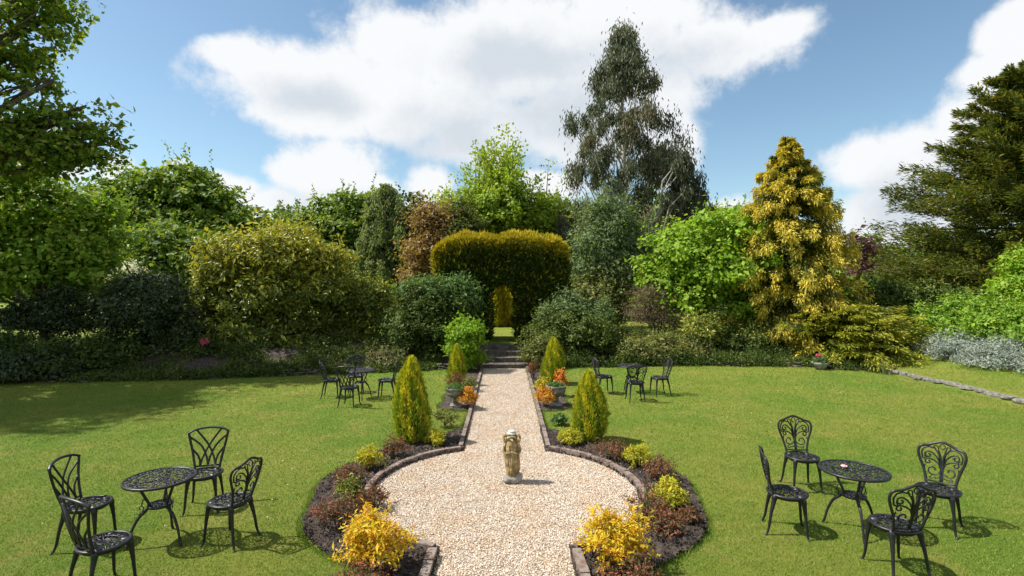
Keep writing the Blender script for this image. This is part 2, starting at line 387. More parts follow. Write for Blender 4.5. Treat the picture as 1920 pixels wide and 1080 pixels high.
m_ = len(P1)
tag(mesh_np('grass_blades', P1.reshape(-1, 3), np.arange(3*m_).reshape(-1, 3), 3, M['blade'], attrs={'rnd': r1}),
    'short mown grass blades of the sunny lawn', 'grass', kind='stuff')

# taller uncut grass along the bed edges and the bricks
g_ = np.random.default_rng(13); n_ = 420000; x_ = g_.uniform(-3, 3, n_); y_ = g_.uniform(4.2, 17, n_)
def soil_any(x, y): return in_soil(x, y) | in_gravel(x, y) | (x**2+(y-CY)**2 < (RB-.02)**2) | ((np.abs(x) < PB-.01) & (y > 8.6))
near = np.zeros(n_, bool)
for dx_, dy_ in ((.07,0),(-.07,0),(0,.07),(0,-.07)): near |= soil_any(x_+dx_, y_+dy_)
k_ = near & ~soil_any(x_, y_); x_ = x_[k_]; y_ = y_[k_]; n_ = len(x_); a_ = g_.random(n_)*6.283; h_ = g_.uniform(.02,.075,n_); l_ = g_.normal(0,.5,(2,n_))*h_
P_ = np.stack([np.stack([x_-np.cos(a_)*.0035, y_-np.sin(a_)*.0035, 0*x_], -1), np.stack([x_+np.cos(a_)*.0035, y_+np.sin(a_)*.0035, 0*x_], -1), np.stack([x_+l_[0], y_+l_[1], h_], -1)], 1)
tag(mesh_np('edge_grass', P_.reshape(-1,3), np.arange(3*n_).reshape(-1,3), 3, M['blade'], attrs={'rnd': g_.random(n_)*.6}), 'longer grass left uncut along the flower beds and brick edging', 'grass', kind='stuff')
g_ = np.random.default_rng(12); n_ = 260; cx_ = g_.uniform(-9, 11, 14); cy_ = g_.uniform(4.5, 15, 14); i_ = g_.integers(0, 14, n_)
x_ = cx_[i_]+g_.normal(0,.7,n_); y_ = cy_[i_]+g_.normal(0,.5,n_); k_ = ~in_soil(x_, y_) & ~in_gravel(x_, y_) & (np.abs(x_) > .9) & (x_**2+(y_-CY)**2 > 6.6) & (y_ < 15.5) & (y_ > 4); x_ = x_[k_]; y_ = y_[k_]; n_ = len(x_)
an = np.arange(6)*np.pi/3; r_ = g_.uniform(.005,.010,n_); Vd = np.stack([x_[:,None]+r_[:,None]*np.cos(an), y_[:,None]+r_[:,None]*np.sin(an), np.broadcast_to(.028, (n_,6))+r_[:,None]*.3*np.cos(an)], -1).reshape(-1,3)
tag(mesh_np('lawn_daisies', Vd, np.arange(6*n_).reshape(-1,6), 6, noisy('daisy_white', [(.6,.6,.55),(.75,.74,.68)], 40, .7, 0)), 'tiny white daisies scattered in patches over the lawn', 'daisies', kind='stuff')
# ------------------------------------------------------------------ edging, steps, stones
def bricks_line(mb, pts, L=.21, w=.05, h=.055, z0=.0, seed=0):
    g = random.Random(seed); P = [Vector(p) for p in pts]; acc = 0; d = []
    for a, b in zip(P[:-1], P[1:]): d.append((b-a).length)
    tot = sum(d); n = max(1, round(tot/L)); step = tot/n
    def at(s):
        for i, q in enumerate(d):
            if s <= q or i == len(d)-1: return P[i]+(P[i+1]-P[i])*(s/q if q else 0)
            s -= q
    for i in range(n):
        a = at(i*step+.004); b = at((i+1)*step-.004); c = (a+b)/2; v = b-a
        mb.box((c.x+g.uniform(-.004,.004), c.y+g.uniform(-.004,.004), z0+h/2+g.uniform(-.007,.007)), (v.length/2, w, h/2+.03), math.atan2(v.y, v.x)+g.uniform(-.03,.03), .02, g)
for s, nm in ((-1, 'left'), (1, 'right')):
    a0 = math.asin((PW+.05)/1.785); mb = MB(); r = 1.785
    pts = [(s*r*math.sin(a0+(math.pi-2*a0)*i/60), CY+r*math.cos(a0+(math.pi-2*a0)*i/60), 0) for i in range(61)]
    bricks_line(mb, pts, .2, .036, .06, seed=3+s)
    tag(mb.build('brick_edging', M['brick'], smooth=False), 'curved weathered brick edging round the %s half of the gravel circle' % nm, 'edging', 'brick edgings of the gravel')
    mb = MB(); bricks_line(mb, [(s*(PW+.05), 8.78, 0), (s*(PW+.05), 17.0, 0)], 0.215, .034, .05, seed=8+s)
    tag(mb.build('brick_edging', M['brick'], smooth=False), 'long straight brick edging along the %s side of the gravel path' % nm, 'edging', 'brick edgings of the gravel')
    mb = MB(); bricks_line(mb, [(s*(PW+.05), 5.34, 0), (s*(PW+.09), 4.2, 0)], 0.215, .045, .065, seed=18+s)
    tag(mb.build('brick_edging', M['brick'], smooth=False), 'short brick edging on the %s of the gravel nearest the viewer' % nm, 'edging', 'brick edgings of the gravel')
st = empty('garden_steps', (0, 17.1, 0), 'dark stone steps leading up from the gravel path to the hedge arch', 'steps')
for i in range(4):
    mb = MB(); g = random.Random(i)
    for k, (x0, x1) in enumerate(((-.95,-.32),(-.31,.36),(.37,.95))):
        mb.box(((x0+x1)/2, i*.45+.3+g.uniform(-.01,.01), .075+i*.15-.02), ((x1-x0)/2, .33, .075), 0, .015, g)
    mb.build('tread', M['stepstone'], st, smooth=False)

def rock(mb, c, r, seed):
    g = random.Random(seed); b = len(mb.v); mb.ell(c, r, 9, 6); ph = g.random()*50
    for i in range(b, len(mb.v)):
        v = mb.v[i]-Vector(c); q = 1+.35*mnoise.noise(Vector((v.x/r[0]*1.1+ph, v.y/r[1]*1.1, v.z/r[2]*1.1)))
        mb.v[i] = Vector(c)+v*q
        mb.v[i].z = c[2]+max(-r[2]*.8, min(r[2]*.75, mb.v[i].z-c[2]))
g = random.Random(4); y = 10.6; i = 0
ORD = 'first second third fourth fifth sixth seventh eighth ninth tenth eleventh twelfth thirteenth fourteenth fifteenth sixteenth seventeenth eighteenth nineteenth twentieth'.split()
while y < 16.4:
    L = g.uniform(.22, .48); mb = MB()
    rock(mb, (0, 0, 0), (g.uniform(.11,.17), L*.56, .09), i); o = mb.build('edging_stone', M['urnstone'], smooth=False)
    o.location = (11.72+g.uniform(-.05,.05)+.05*math.sin(y*2), y+L/2, .07); o.rotation_euler.z = g.uniform(-.25,.25)
    tag(o, '%s stone from the right picture edge in the row edging the grass bank' % ORD[min(i, 19)], 'stone', 'stones edging the grass bank')
    y += L; i += 1
def stone_wall(name, x0, x1, h, seed, label):
    g = random.Random(seed); mb = MB(); 
    for row in range(3):
        x = x0
        while x < x1:
            L = g.uniform(.18, .45); xx = x+L/2; yy = float(np.interp(xx, EX, EY))+.12*math.sin(xx*2.3)+.06*math.sin(xx*7.1)+row*.06+g.uniform(-.03,.03)
            rock(mb, (xx, yy, h*(row+.5)/3*g.uniform(.8,1.15)), (L*.5, .12, h/5*g.uniform(.7,1.3)), g.randint(0, 9999)); x += L*(1 if g.random() < .8 else 2.2)
    tag(mb.build(name, M['wallstone'], smooth=False), label, 'wall')
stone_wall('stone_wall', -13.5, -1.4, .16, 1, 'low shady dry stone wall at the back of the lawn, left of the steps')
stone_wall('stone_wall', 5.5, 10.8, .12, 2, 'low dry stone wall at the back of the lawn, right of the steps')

# ------------------------------------------------------------------ foliage
def unit(g, n):
    v = g.normal(size=(n, 3)); return v/np.linalg.norm(v, axis=1, keepdims=True)
def nz(v): return v/np.maximum(1e-9, np.linalg.norm(v, axis=-1, keepdims=True))
def leaf_quads(P, D, N, L, W, bend=.15):
    D = nz(D); S = nz(np.cross(D, N)); N = np.cross(S, D); L = L[:,None]; W = W[:,None]
    mid = P+D*L*.45+N*L*bend*.4
    return np.stack([P, mid+S*W*.5, P+D*L-N*L*bend*.2, mid-S*W*.5], 1)
class Leaves:
    def __init__(s): s.q = []; s.r = []; s.a = []
    def add(s, Q, r, a): s.q.append(Q); s.r.append(r); s.a.append(a); return s
    def build(s, name, mat, parent, origin=(0,0,0)):
        Q = np.concatenate(s.q)-np.array(origin); n = len(Q)
        return mesh_np(name, Q.reshape(-1, 3), np.arange(4*n).reshape(-1, 4), 4, mat, parent,
            attrs={'rnd': np.clip(np.concatenate(s.r), 0, 1), 'age': np.clip(np.concatenate(s.a), 0, 1)})
def blob_leaves(lv, lobes, nclump, per, rc, L, W, seed, up=.45, flat=.6, inner=.3, zmin=-9, out=.9, agef=None, hang=0, sprig=0, rough=.5, shoots=.5):
    """lobes: (cx,cy,cz,rx,ry,rz) -> clumps near the lobe surface -> leaves"""
    g = np.random.default_rng(seed); lo = np.array(lobes, float)
    ar = lo[:,3]*lo[:,4]+lo[:,4]*lo[:,5]+lo[:,3]*lo[:,5]; k = g.choice(len(lo), nclump, p=ar/ar.sum())
    u = unit(g, nclump); low = u[:,2] < -.35; u[low,2] *= .4
    back = (u[:,1] > .3) & (g.random(nclump) < .35); u[back,1] *= -1
    u = nz(u); rho = np.where(g.random(nclump) < inner, g.uniform(.3,.75,nclump), g.uniform(out-.20, out+.12, nclump))
    rho = rho*(1+rough*np.array([mnoise.noise(Vector((a[0]*1.9+q_*3.7+seed, a[1]*1.9, a[2]*1.9))) for a, q_ in zip(u.tolist(), k.tolist())]))
    C = lo[k,:3]+u*lo[k,3:]*rho[:,None]
    inside = np.zeros(nclump, bool)
    for j, l in enumerate(lo):
        d = np.linalg.norm((C-l[:3])/l[3:], axis=1); inside |= (d < .55) & (k != j) & (g.random(nclump) < .7)
    C = C[~inside]; u = u[~inside]; rho = rho[~inside]; n = len(C)
    rcs = rc*g.uniform(.5, 1.55, n)
    cr = g.normal(0, .22, n); ca = g.random(n)
    m = n*per; ci = np.repeat(np.arange(n), per)
    q = unit(g, m); q[:,2] = np.where((q[:,2] < 0) & (g.random(m) < .45), -q[:,2], q[:,2]); rad = g.random(m)**.35
    off = q*rad[:,None]*rcs[ci][:,None]*np.array([1, 1, flat])
    if sprig:                                   # elongated shoots breaking the outline
        sp = g.random(m) < sprig; off[sp] += (u[ci][sp]*.8+np.array([0,0,.5]))*rcs[ci][sp][:,None]*g.uniform(.2, 1.1, (sp.sum(),1))
    P = C[ci]+off
    Nn = nz(q*.75+u[ci]*.3+np.array([0,0,up])+g.normal(0,.34,(m,3)))
    D = nz(np.cross(Nn, unit(g, m))+q*.3+np.array([0,0,-hang]))
    sz = np.clip(np.exp(g.normal(-.05,.33,m)), .4, 1.9)
    ok = P[:,2] > zmin
    age = np.full(m, 0.0) if agef is None else agef(P, rho[ci], q, ca[ci], g)
    Q = leaf_quads(P, D, Nn, L*sz, W*sz)
    lv.add(Q[ok], (.5+cr[ci]+g.normal(0,.28,m))[ok], age[ok])
    # free shoots standing out of the outline, leaves set along them
    ns = int(n*shoots); j = g.integers(0, n, ns); pl = 11; B = C[j]+u[j]*rcs[j][:,None]*.5; dr = nz(u[j]*.9+np.array([0,0,up*1.2-hang*2])+g.normal(0,.35,(ns,3)))
    ln = rc*g.uniform(.5,1.7,ns)
    jj = np.repeat(np.arange(ns), pl); t = np.tile(np.linspace(.05,1,pl), ns); mm = ns*pl
    P = B[jj]+dr[jj]*(ln[jj]*t)[:,None]; P[:,2] -= (hang+.12)*ln[jj]*t*t
    D = nz(dr[jj]*.7+unit(g,mm)*.9); sz = g.uniform(.6,1.1,mm)*(1.1-.4*t); ok = P[:,2] > zmin
    q = nz(unit(g,mm)+np.array([0,0,.6])); age = np.zeros(mm) if agef is None else agef(P, np.ones(mm), q, np.full(mm, .3), g)
    lv.add(leaf_quads(P, D, nz(unit(g,mm)+np.array([0,0,.7])), L*sz, W*sz)[ok], (.6+g.normal(0,.25,mm))[ok], age[ok]); return lv
def frond_leaves(lv, S, Vv, sag, per, wid, L, W, seed, t0=.15, latdir=.8, droop=.2, thick=.06, taper=.6, agef=None, rise=0, nup=1.0, hang=0, rnd=.35, up_curve=0):
    g = np.random.default_rng(seed); n = len(S); m = n*per; i = np.repeat(np.arange(n), per)
    t = t0+(1-t0)*g.random(m)**.8; s = g.uniform(-1, 1, m)
    V_ = Vv[i]; sg = sag[i]; ln = np.linalg.norm(V_, axis=1)
    pos = S[i]+V_*t[:,None]; pos[:,2] -= sg*t**2; pos[:,2] += up_curve*ln*t**3
    tan = V_.copy(); tan[:,2] -= 2*sg*t; tan[:,2] += 3*up_curve*ln*t**2; tan = nz(tan)
    up = np.array([0, 0, 1.0]); lat = np.cross(tan, up); lat = nz(lat+1e-6); nr = np.cross(lat, tan)
    w = wid*ln*(1-taper*t)*np.minimum(1, (t+.05)*3)
    hg = hang*g.random(m)
    P = pos+lat*(s*w)[:,None]+nr*(g.normal(0, 1, m)*thick*ln)[:,None]
    P[:,2] -= np.abs(s)*w*droop+hg
    D = nz(tan*1.0+lat*(np.sign(s)*latdir*np.abs(s)**.5)[:,None]+up*(-droop+rise)+g.normal(0, rnd, (m,3))+up*(-1.5*(hang > 0)))
    Nn = nz(nr*nup+g.normal(0, .5, (m,3)))
    sz = g.uniform(.6, 1.3, m); age = np.zeros(m) if agef is None else agef(P, t, s, g.random(n)[i], g)
    lv.add(leaf_quads(P, D, Nn, L*sz, W*sz), .5+g.normal(0,.2,n)[i]+g.normal(0,.25,m), age); return lv
def limb(mb, a, b, r0, r1, g, k=5, wob=.08, sag=0, sides=6):
    a = Vector(a); b = Vector(b); L = (b-a).length; P = []
    for i in range(k+1):
        t = i/k; p = a.lerp(b, t)
        if 0 < i < k: p += Vector((g.uniform(-1,1), g.uniform(-1,1), g.uniform(-1,1)))*L*wob*.5
        p.z += sag*L*math.sin(math.pi*t); P.append(p)
    mb.tube(P, [r0+(r1-r0)*(i/k) for i in range(k+1)], sides)
def PX(px, py, Y): return ((px-946)/1000*Y, Y, H-(py-530)/1000*Y)
def lob(Y, *ls):
    """lobes given by measured direction at distance Y: (px,py,rx,ry[,dy[,ryd]])"""
    o = []
    for l in ls:
        px, py, rx, rz = l[:4]; dy = l[4] if len(l) > 4 else 0; d = l[5] if len(l) > 5 else rx*Y/1000
        yy = Y+dy; c = PX(px, py, yy); o.append((c[0], c[1], c[2], rx*yy/1000, d, rz*yy/1000))
    return o
def tree(name, label, cat, base, lobes, mat, nclump, per, rc, L, W, seed, r0=.2, group=None, barkm='bark', nl=None, stem=None, **kw):
    bz = zc(base[0], base[1]); root = empty(name, (base[0], base[1], bz), label, cat, group)
    lv = Leaves(); blob_leaves(lv, lobes, nclump, per, rc, L, W, seed, **kw)
    o = (base[0], base[1], bz); g = random.Random(seed)
    mb = MB(); top = max(lobes, key=lambda l: l[2]); hz = top[2]-bz
    fork = Vector(((top[0]-base[0])*.25, (top[1]-base[1])*.25, hz*.32))
    limb(mb, (0,0,-.2), fork, r0, r0*.75, g, 5, .03, sides=10)
    for l in sorted(lobes, key=lambda l: -l[2])[:nl or 14]:
        e = Vector((l[0]-o[0], l[1]-o[1], l[2]-o[2])); limb(mb, fork, e, r0*.5, r0*.14, g, 6, .12, .04)
        for q in range(5):
            f = e+Vector((g.uniform(-1,1)*l[3], g.uniform(-1,1)*l[4], g.uniform(-.3,.9)*l[5]))*.85
            limb(mb, fork.lerp(e, g.uniform(.45, 1)), f, r0*.16, r0*.04, g, 4, .15)
    mb.build('trunk', M[barkm], root); lv.build('crown', mat, root, o); return root
def shrub(name, label, cat, base, lobes, mat, nclump, per, rc, L, W, seed, group=None, stems=7, sr=.02, stemm='twig', **kw):
    bz = zc(base[0], base[1]); root = empty(name, (base[0], base[1], bz), label, cat, group)
    kw.setdefault('zmin', bz+.01)
    lv = Leaves(); blob_leaves(lv, lobes, nclump, per, rc, L, W, seed, **kw); o = (base[0], base[1], bz); g = random.Random(seed); mb = MB()
    for k in range(stems):
        l = lobes[k % len(lobes)]; e = Vector((l[0]-o[0]+g.uniform(-.6,.6)*l[3], l[1]-o[1]+g.uniform(-.6,.6)*l[4], l[2]-o[2]+g.uniform(0,.7)*l[5]))
        limb(mb, (g.uniform(-.1,.1)*l[3], g.uniform(-.1,.1)*l[3], -.03), e, sr, sr*.3, g, 5, .12)
    mb.build('stems', M[stemm], root); lv.build('foliage', mat, root, o); return root
#AGE functions
def tips(p=.5, sharp=3): return lambda P, rho, q, ca, g: (g.random(len(P)) < p*np.clip((q[:,2]+.6), 0, 1)*np.clip(rho, 0, 1))*g.uniform(.4, 1, len(P))
def some(p): return lambda P, a, b, ca, g: (g.random(len(P)) < p)*1.0
def clumpy(p): return lambda P, a, b, ca, g: (ca < p)*g.uniform(.3, 1, len(P))

LM = {
 'oak': leaf_mat('oak_leaf', (.065,.135,.016), (.18,.28,.035), (.32,.36,.05), .42),
 'bright': leaf_mat('fresh_leaf', (.096,.208,.019), (.224,.368,.035), (.320,.384,.064)),
 'wood': leaf_mat('woodland_leaf', (.055,.115,.018), (.16,.25,.038), (.26,.32,.05), .42),
 'rhodo': leaf_mat('dark_glossy_leaf', (.018,.036,.010), (.050,.078,.024), (.12,.15,.05), .18, .4, .3),
 'laurel': leaf_mat('yellowed_laurel_leaf', (.06,.10,.014), (.17,.21,.03), (.46,.43,.055), .35, .4, .35),
 'shade': leaf_mat('deep_green_leaf', (.030,.055,.011), (.085,.125,.024), (.15,.19,.04), .25, .5, .14),
 'olive': leaf_mat('olive_leaf', (.080,.112,.029), (.176,.208,.056), (.288,.272,.080)),
 'birch': leaf_mat('birch_leaf', (.11,.15,.055), (.24,.30,.12), None, .45),
 'copper': leaf_mat('copper_leaf', (.22,.14,.05), (.33,.23,.085), (.17,.20,.045)),
 'young': leaf_mat('young_maple_leaf', (.160,.256,.024), (.336,.448,.048), (.448,.480,.080), .45),
 'euc': leaf_mat('eucalyptus_leaf', (.05,.068,.036), (.16,.175,.11), (.22,.18,.11), .25, .5),
 'eucd': leaf_mat('dark_eucalyptus_leaf', (.035,.048,.026), (.10,.11,.065), (.14,.12,.07), .2, .5),
 'sage': leaf_mat('sage_leaf', (.08,.13,.05), (.19,.26,.105), None),
 'lime': leaf_mat('lime_green_leaf', (.125,.237,.015), (.250,.413,.027), (.325,.425,.062), .45),
 'gold': leaf_mat('golden_cypress_spray', (.055,.08,.012), (.18,.20,.025), (.70,.56,.07), .3),
 'yew': leaf_mat('yew_needles', (.05,.08,.018), (.14,.17,.035), (.30,.25,.05), .35),
 'hedge': leaf_mat('hedge_spray', (.014,.034,.006), (.05,.088,.013), (.56,.45,.03), .2),
 'thuja': leaf_mat('golden_thuja_spray', (.12,.22,.017), (.29,.37,.028), (.66,.60,.045), .32),
 'juniper': leaf_mat('golden_juniper_spray', (.04,.07,.010), (.13,.17,.018), (.52,.50,.045), .3),
 'silver': leaf_mat('silver_leaf', (.160,.200,.160), (.340,.380,.330), None, .2),
 'spirea': leaf_mat('gold_spirea_leaf', (.300,.320,.020), (.500,.460,.035), (.550,.380,.030), .3),
 'amber': leaf_mat('amber_leaf', (.42,.36,.030), (.74,.52,.035), (.66,.28,.03), .38),
 'amber2': leaf_mat('orange_leaf', (.480,.250,.020), (.620,.360,.030), (.450,.120,.030), .35),
 'redbrown': leaf_mat('red_brown_leaf', (.06,.065,.025), (.18,.095,.045), (.36,.07,.05), .28),
 'twiggy': leaf_mat('brown_twig_leaf', (.112,.080,.056), (.240,.176,.112), (.160,.208,.048), .2),
 'blue': leaf_mat('blue_green_leaf', (.05,.11,.030), (.15,.25,.07), None),
 'purple': leaf_mat('purple_leaf', (.080,.040,.048), (.176,.096,.096), None),
 'pink': leaf_mat('pink_petal', (.38,.04,.09), (.60,.16,.24), None, .3),
 'white': leaf_mat('white_petal', (.650,.650,.620), (.800,.800,.780), None, .3),
 'blade': leaf_mat('sword_leaf', (.100,.150,.050), (.220,.260,.100), None, .3),
}
#@TREES
# ------------------------------------------------------------------ broadleaf trees
G1 = 'trees round the garden'
# far oak limbs reaching in from the left, and its sun-catching crown outside the frame (its shade falls on the lawn)
tree('oak_tree', 'big near oak reaching in from the top left corner with dark limbs against the sky', 'tree', (-19.5, 15.0),
  lob(15.8, (-20,60,120,75), (75,45,60,45), (50,-10,70,45), (-10,150,70,40), (30,110,60,35), (45,235,60,22), (120,225,45,26), (145,268,45,20), (60,285,70,22), (-20,250,100,45), (190,300,18,12), (100,150,20,30), (100,20,40,40), (165,235,30,18), (20,320,70,20), (195,265,24,20), (140,320,45,18), (175,295,35,22), (205,305,22,16), (120,300,50,24), (185,245,26,16), (150,205,24,14))
  + [(-20.5,12.8,12.5,4,2.6,3.0), (-23,13,14,5,3,3.6), (-18,12.8,8.6,4.4,2.4,2.4), (-15.5,13.2,6.6,2.4,1.4,1.2), (-22,12,10,4,3.5,3)],
  LM['oak'], 1350, 44, .40, .16, .105, 101, r0=.34, nl=22, group=G1, agef=tips(.5), flat=.42, up=.35, sprig=.2, inner=.15)
tree('broadleaf_tree', 'leafy mid green tree on the far left edge under the oak limbs', 'tree', (-15.8, 18.5),
  lob(18, (-40,400,110,75), (60,390,90,60), (130,400,65,45), (20,470,120,70), (110,470,85,65), (160,510,48,38), (60,505,90,45), (165,440,45,40), (-30,500,90,60), (190,400,30,30), (40,345,60,30)),
  LM['bright'], 760, 56, .52, .17, .11, 102, r0=.22, group=G1, agef=tips(.6), flat=.36, sprig=.05)
tree('oak_tree', 'rounded dark green oak behind the left shrubs, crown against the sky', 'tree', (-21, 36),
  lob(35, (290,370,85,45), (360,365,70,42), (240,390,70,45), (420,395,55,40), (470,415,38,30), (330,430,110,55), (230,440,70,60), (430,450,70,45), (195,430,60,50), (300,480,130,50)),
  LM['oak'], 820, 52, .95, .30, .21, 103, r0=.4, group=G1, agef=tips(.35), flat=.4)
tree('ash_tree', 'dark woodland tree between the oak and the left border shrubs', 'tree', (-16.2, 28),
  lob(27, (330,470,70,40), (270,480,60,45), (390,490,50,45), (230,500,70,40), (350,510,90,40), (180,520,60,40)), LM['wood'], 420, 50, .75, .22, .15, 104, r0=.25, group=G1, agef=tips(.3), sprig=.1)
tree('woodland_tree', 'fresh green round tree left of the weeping birch', 'tree', (-13.8, 45),
  lob(45, (650,395,45,32), (615,410,40,32), (690,400,40,40), (590,440,45,40), (660,450,70,50), (570,480,60,40), (700,480,60,60), (640,510,90,40)), LM['wood'], 620, 50, 1.05, .34, .24, 105, r0=.35, group=G1, agef=tips(.6), flat=.42)
tree('woodland_tree', 'small pale distant tree rising beyond the yellowed laurel', 'tree', (-21, 55),
  lob(55, (545,420,26,20), (520,440,40,26), (575,415,16,22), (480,465,60,30), (540,470,50,40)), LM['sage'], 240, 45, 1.1, .4, .26, 106, r0=.3, group=G1)
for nm, lab, px, Y, ls, mt, sd_ in (
  ('woodland_tree', 'dark green tree closing the gap right behind the weeping birch', 780, 43, ((780,420,30,40),(800,450,50,60),(760,480,60,50),(820,500,50,50)), 'shade', 107),
  ('woodland_tree', 'far green tree between the young maple and the tall eucalyptus', 1045, 46, ((1040,430,45,45),(1010,470,60,50),(1070,480,60,60),(1040,400,30,25)), 'wood', 108),
  ('woodland_tree', 'olive tree behind the right end of the clipped hedge', 1075, 33, ((1060,470,40,45),(1100,500,50,50),(1080,540,60,45),(1045,425,28,30)), 'olive', 109),
  ('woodland_tree', 'far soft green tree in the gap right of the golden cypress', 1650, 45, ((1650,500,50,40),(1620,490,40,40),(1690,510,60,45),(1600,540,70,40),(1670,540,70,35)), 'wood', 110),
  ('woodland_tree', 'bright green far tree between eucalyptus and lime green maple', 1370, 45, ((1370,430,50,40),(1330,440,50,50),(1420,440,50,40),(1350,490,80,50)), 'bright', 111),
  ('woodland_tree', 'far tree showing fresh green through the eucalyptus stems', 1215, 40, ((1230,430,50,70),(1180,460,60,70),(1140,440,45,60),(1270,480,60,60)), 'bright', 112),
  ('woodland_tree', 'dark far tree behind the bottom of the yew', 1760, 48, ((1760,520,70,40),(1840,510,70,45),(1920,500,90,60)), 'shade', 113),
  ('woodland_tree', 'far dark tree behind the leafy tree at the left edge', 60, 42, ((60,480,110,60),(160,500,80,50),(-60,470,100,80)), 'shade', 114),
  ('woodland_tree', 'far green tree just left of the copper tree', 700, 50, ((500,510,70,40),(440,520,70,40),(700,530,90,40)), 'wood', 115)):
    tree(nm, lab, 'tree', (PX(px, 0, Y)[0], Y), lob(Y, *ls), LM[mt], 330, 48, Y*.022, Y*.0075, Y*.005, sd_, r0=.3, group=G1, agef=tips(.4), nl=6, flat=.42)
# far-off belt of woodland
lv = Leaves(); lo = []
g = random.Random(8)
for i in range(64):
    x = -110+i*3.6+g.uniform(-1, 1); yb = 60+g.uniform(-4, 6); lo.append((x, yb, 3.2+g.uniform(-.6, 1), 4.2, 3.5, 3.4+g.uniform(-.5, 1.0)))
blob_leaves(lv, lo, 2600, 34, 1.3, .65, .45, 77, inner=.1, zmin=.4)
wd = lv.build('far_woodland', LM['wood'], None); tag(wd, 'far-off dark belt of woodland along the horizon', 'woodland', kind='stuff')

tree('small_tree', 'reddish copper leaved tree behind the left end of the clipped hedge', 'tree', (-3.9, 29),
  lob(29, (810,420,28,36), (800,470,32,40), (835,440,25,45), (790,520,26,40), (830,500,35,45), (815,550,35,35)), LM['copper'], 420, 46, .55, .17, .10, 120, r0=.12, group=G1, agef=clumpy(-.12), sprig=.25)
tree('small_tree', 'pale sage green tree in front of the tall eucalyptus trunk', 'tree', (4.2, 25),
  lob(25, (1135,400,30,30), (1120,440,42,42), (1150,470,45,48), (1120,500,50,45), (1150,540,45,45), (1165,420,30,35), (1190,460,25,40)), LM['sage'], 330, 56, .5, .14, .075, 121, r0=.1, group=G1, sprig=.35, hang=.3, rough=1.2, shoots=1.2)
tree('small_tree', 'olive green slender tree to the right above the clipped hedge end', 'tree', (3.0, 24),
  lob(24, (1120,560,40,45), (1090,575,30,40), (1150,560,40,50), (1130,600,40,40)), LM['olive'], 300, 46, .4, .12, .07, 122, r0=.07, group=G1, agef=tips(.5), sprig=.3)
tree('maple_tree', 'lime green maple beside the golden cypress', 'tree', (7.6, 21),
  lob(21, (1330,440,65,38), (1280,470,60,40), (1380,460,50,45), (1340,510,90,50), (1260,520,55,35), (1430,540,50,35), (1290,560,70,35), (1370,570,70,32), (1420,590,50,25), (1240,560,30,25), (1400,490,40,40)),
  LM['lime'], 620, 56, .42, .15, .11, 123, r0=.13, group=G1, agef=tips(.5), flat=.42, up=.6, sprig=.1, inner=.15)
tree('plum_tree', 'small purple leaved tree just right of the golden cypress', 'tree', (22, 33),
  lob(33, (1620,470,22,20), (1635,500,25,30), (1610,500,20,25), (1600,450,12,14)), LM['purple'], 60, 34, .5, .2, .14, 124, r0=.1, group=G1, sprig=.3, nl=4)

# ---- trees grown branch by branch
def branch_tree(name, label, base, S, Vv, sag, mat, seed, trunk, limbs=None, barkm='bark', layers=(), group=G1):
    bz = zc(base[0], base[1]); o = (base[0], base[1], bz); root = empty(name, o, label, 'tree', group)
    lv = Leaves()
    for kw in layers:
        kw = dict(kw); fr = kw.pop('frac', 1.0); n = len(S); idx = np.random.default_rng(seed).permutation(n)[:int(n*fr)]
        frond_leaves(lv, S[idx], Vv[idx], sag[idx], seed=seed+len(lv.q), **kw)
    mb = MB(); g = random.Random(seed); ob = Vector(o)
    mb.tube([Vector(p)-ob for p, r in trunk], [r for p, r in trunk], 10)
    for i in (limbs if limbs is not None else range(0, len(S), 4)):
        s_ = Vector(S[i])-ob; v = Vector(Vv[i]); L = v.length
        P = [s_+v*t-Vector((0,0,sag[i]*t*t)) for t in (0, .25, .5, .75, .95)]
        mb.tube(P, [L*.014+.006, L*.011+.005, L*.008+.004, L*.005+.003, .004], 4)
    mb.build('trunk', M[barkm], root); lv.build('crown', mat, root, o); return root
def cone_branches(c, z0, z1, n, prof, seed, el0=.1, el1=.6, sagf=.25, zpow=1.0):
    g = np.random.default_rng(seed); t = np.sort(g.random(n)**zpow); z = z0+(z1-z0)*t
    a = g.random(n)*2*np.pi; L = prof(t)*g.uniform(.62, 1.12, n); e = el0+(el1-el0)*t+g.normal(0,.08,n)
    S = np.stack([np.full(n, c[0]), np.full(n, c[1]), z], 1)
    V = np.stack([np.cos(a)*np.cos(e)*L, np.sin(a)*np.cos(e)*L, np.sin(e)*L], 1)
    return S, V, sagf*L
# golden cypress
gA = lambda P, t, s, r, g: np.clip((t-.50)*2.2, 0, 1)*g.uniform(.35, 1.1, len(P))*(r > .12)
c0 = (10.85, 20.4)
S, V, sg = cone_branches(c0, .9, 8.25, 470, lambda t: np.interp(t, [0,.3,.5,.65,.78,.88,.95,1], [2.75,2.55,2.2,1.75,1.25,.75,.4,.2])*(1-.12*np.sin(t*31)**2), 31, -.05, .6, .30, 1.0)
branch_tree('golden_cypress', 'tall golden cypress with drooping yellow sprays, pointed against the sky', (10.85, 20.4), S, V, sg, LM['gold'], 31,
  [((10.85,20.4,.2),.22), ((10.85,20.4,4),.14), ((10.85,20.4,8.35),.012)],
  layers=(dict(per=230, wid=.20, L=.13, W=.045, t0=.25, latdir=.8, droop=.25, thick=.045, agef=gA, hang=.0, rnd=.5),
          dict(per=70, wid=.11, L=.17, W=.045, t0=.7, latdir=.5, droop=.5, thick=.035, agef=gA, hang=.14, rnd=.45)))
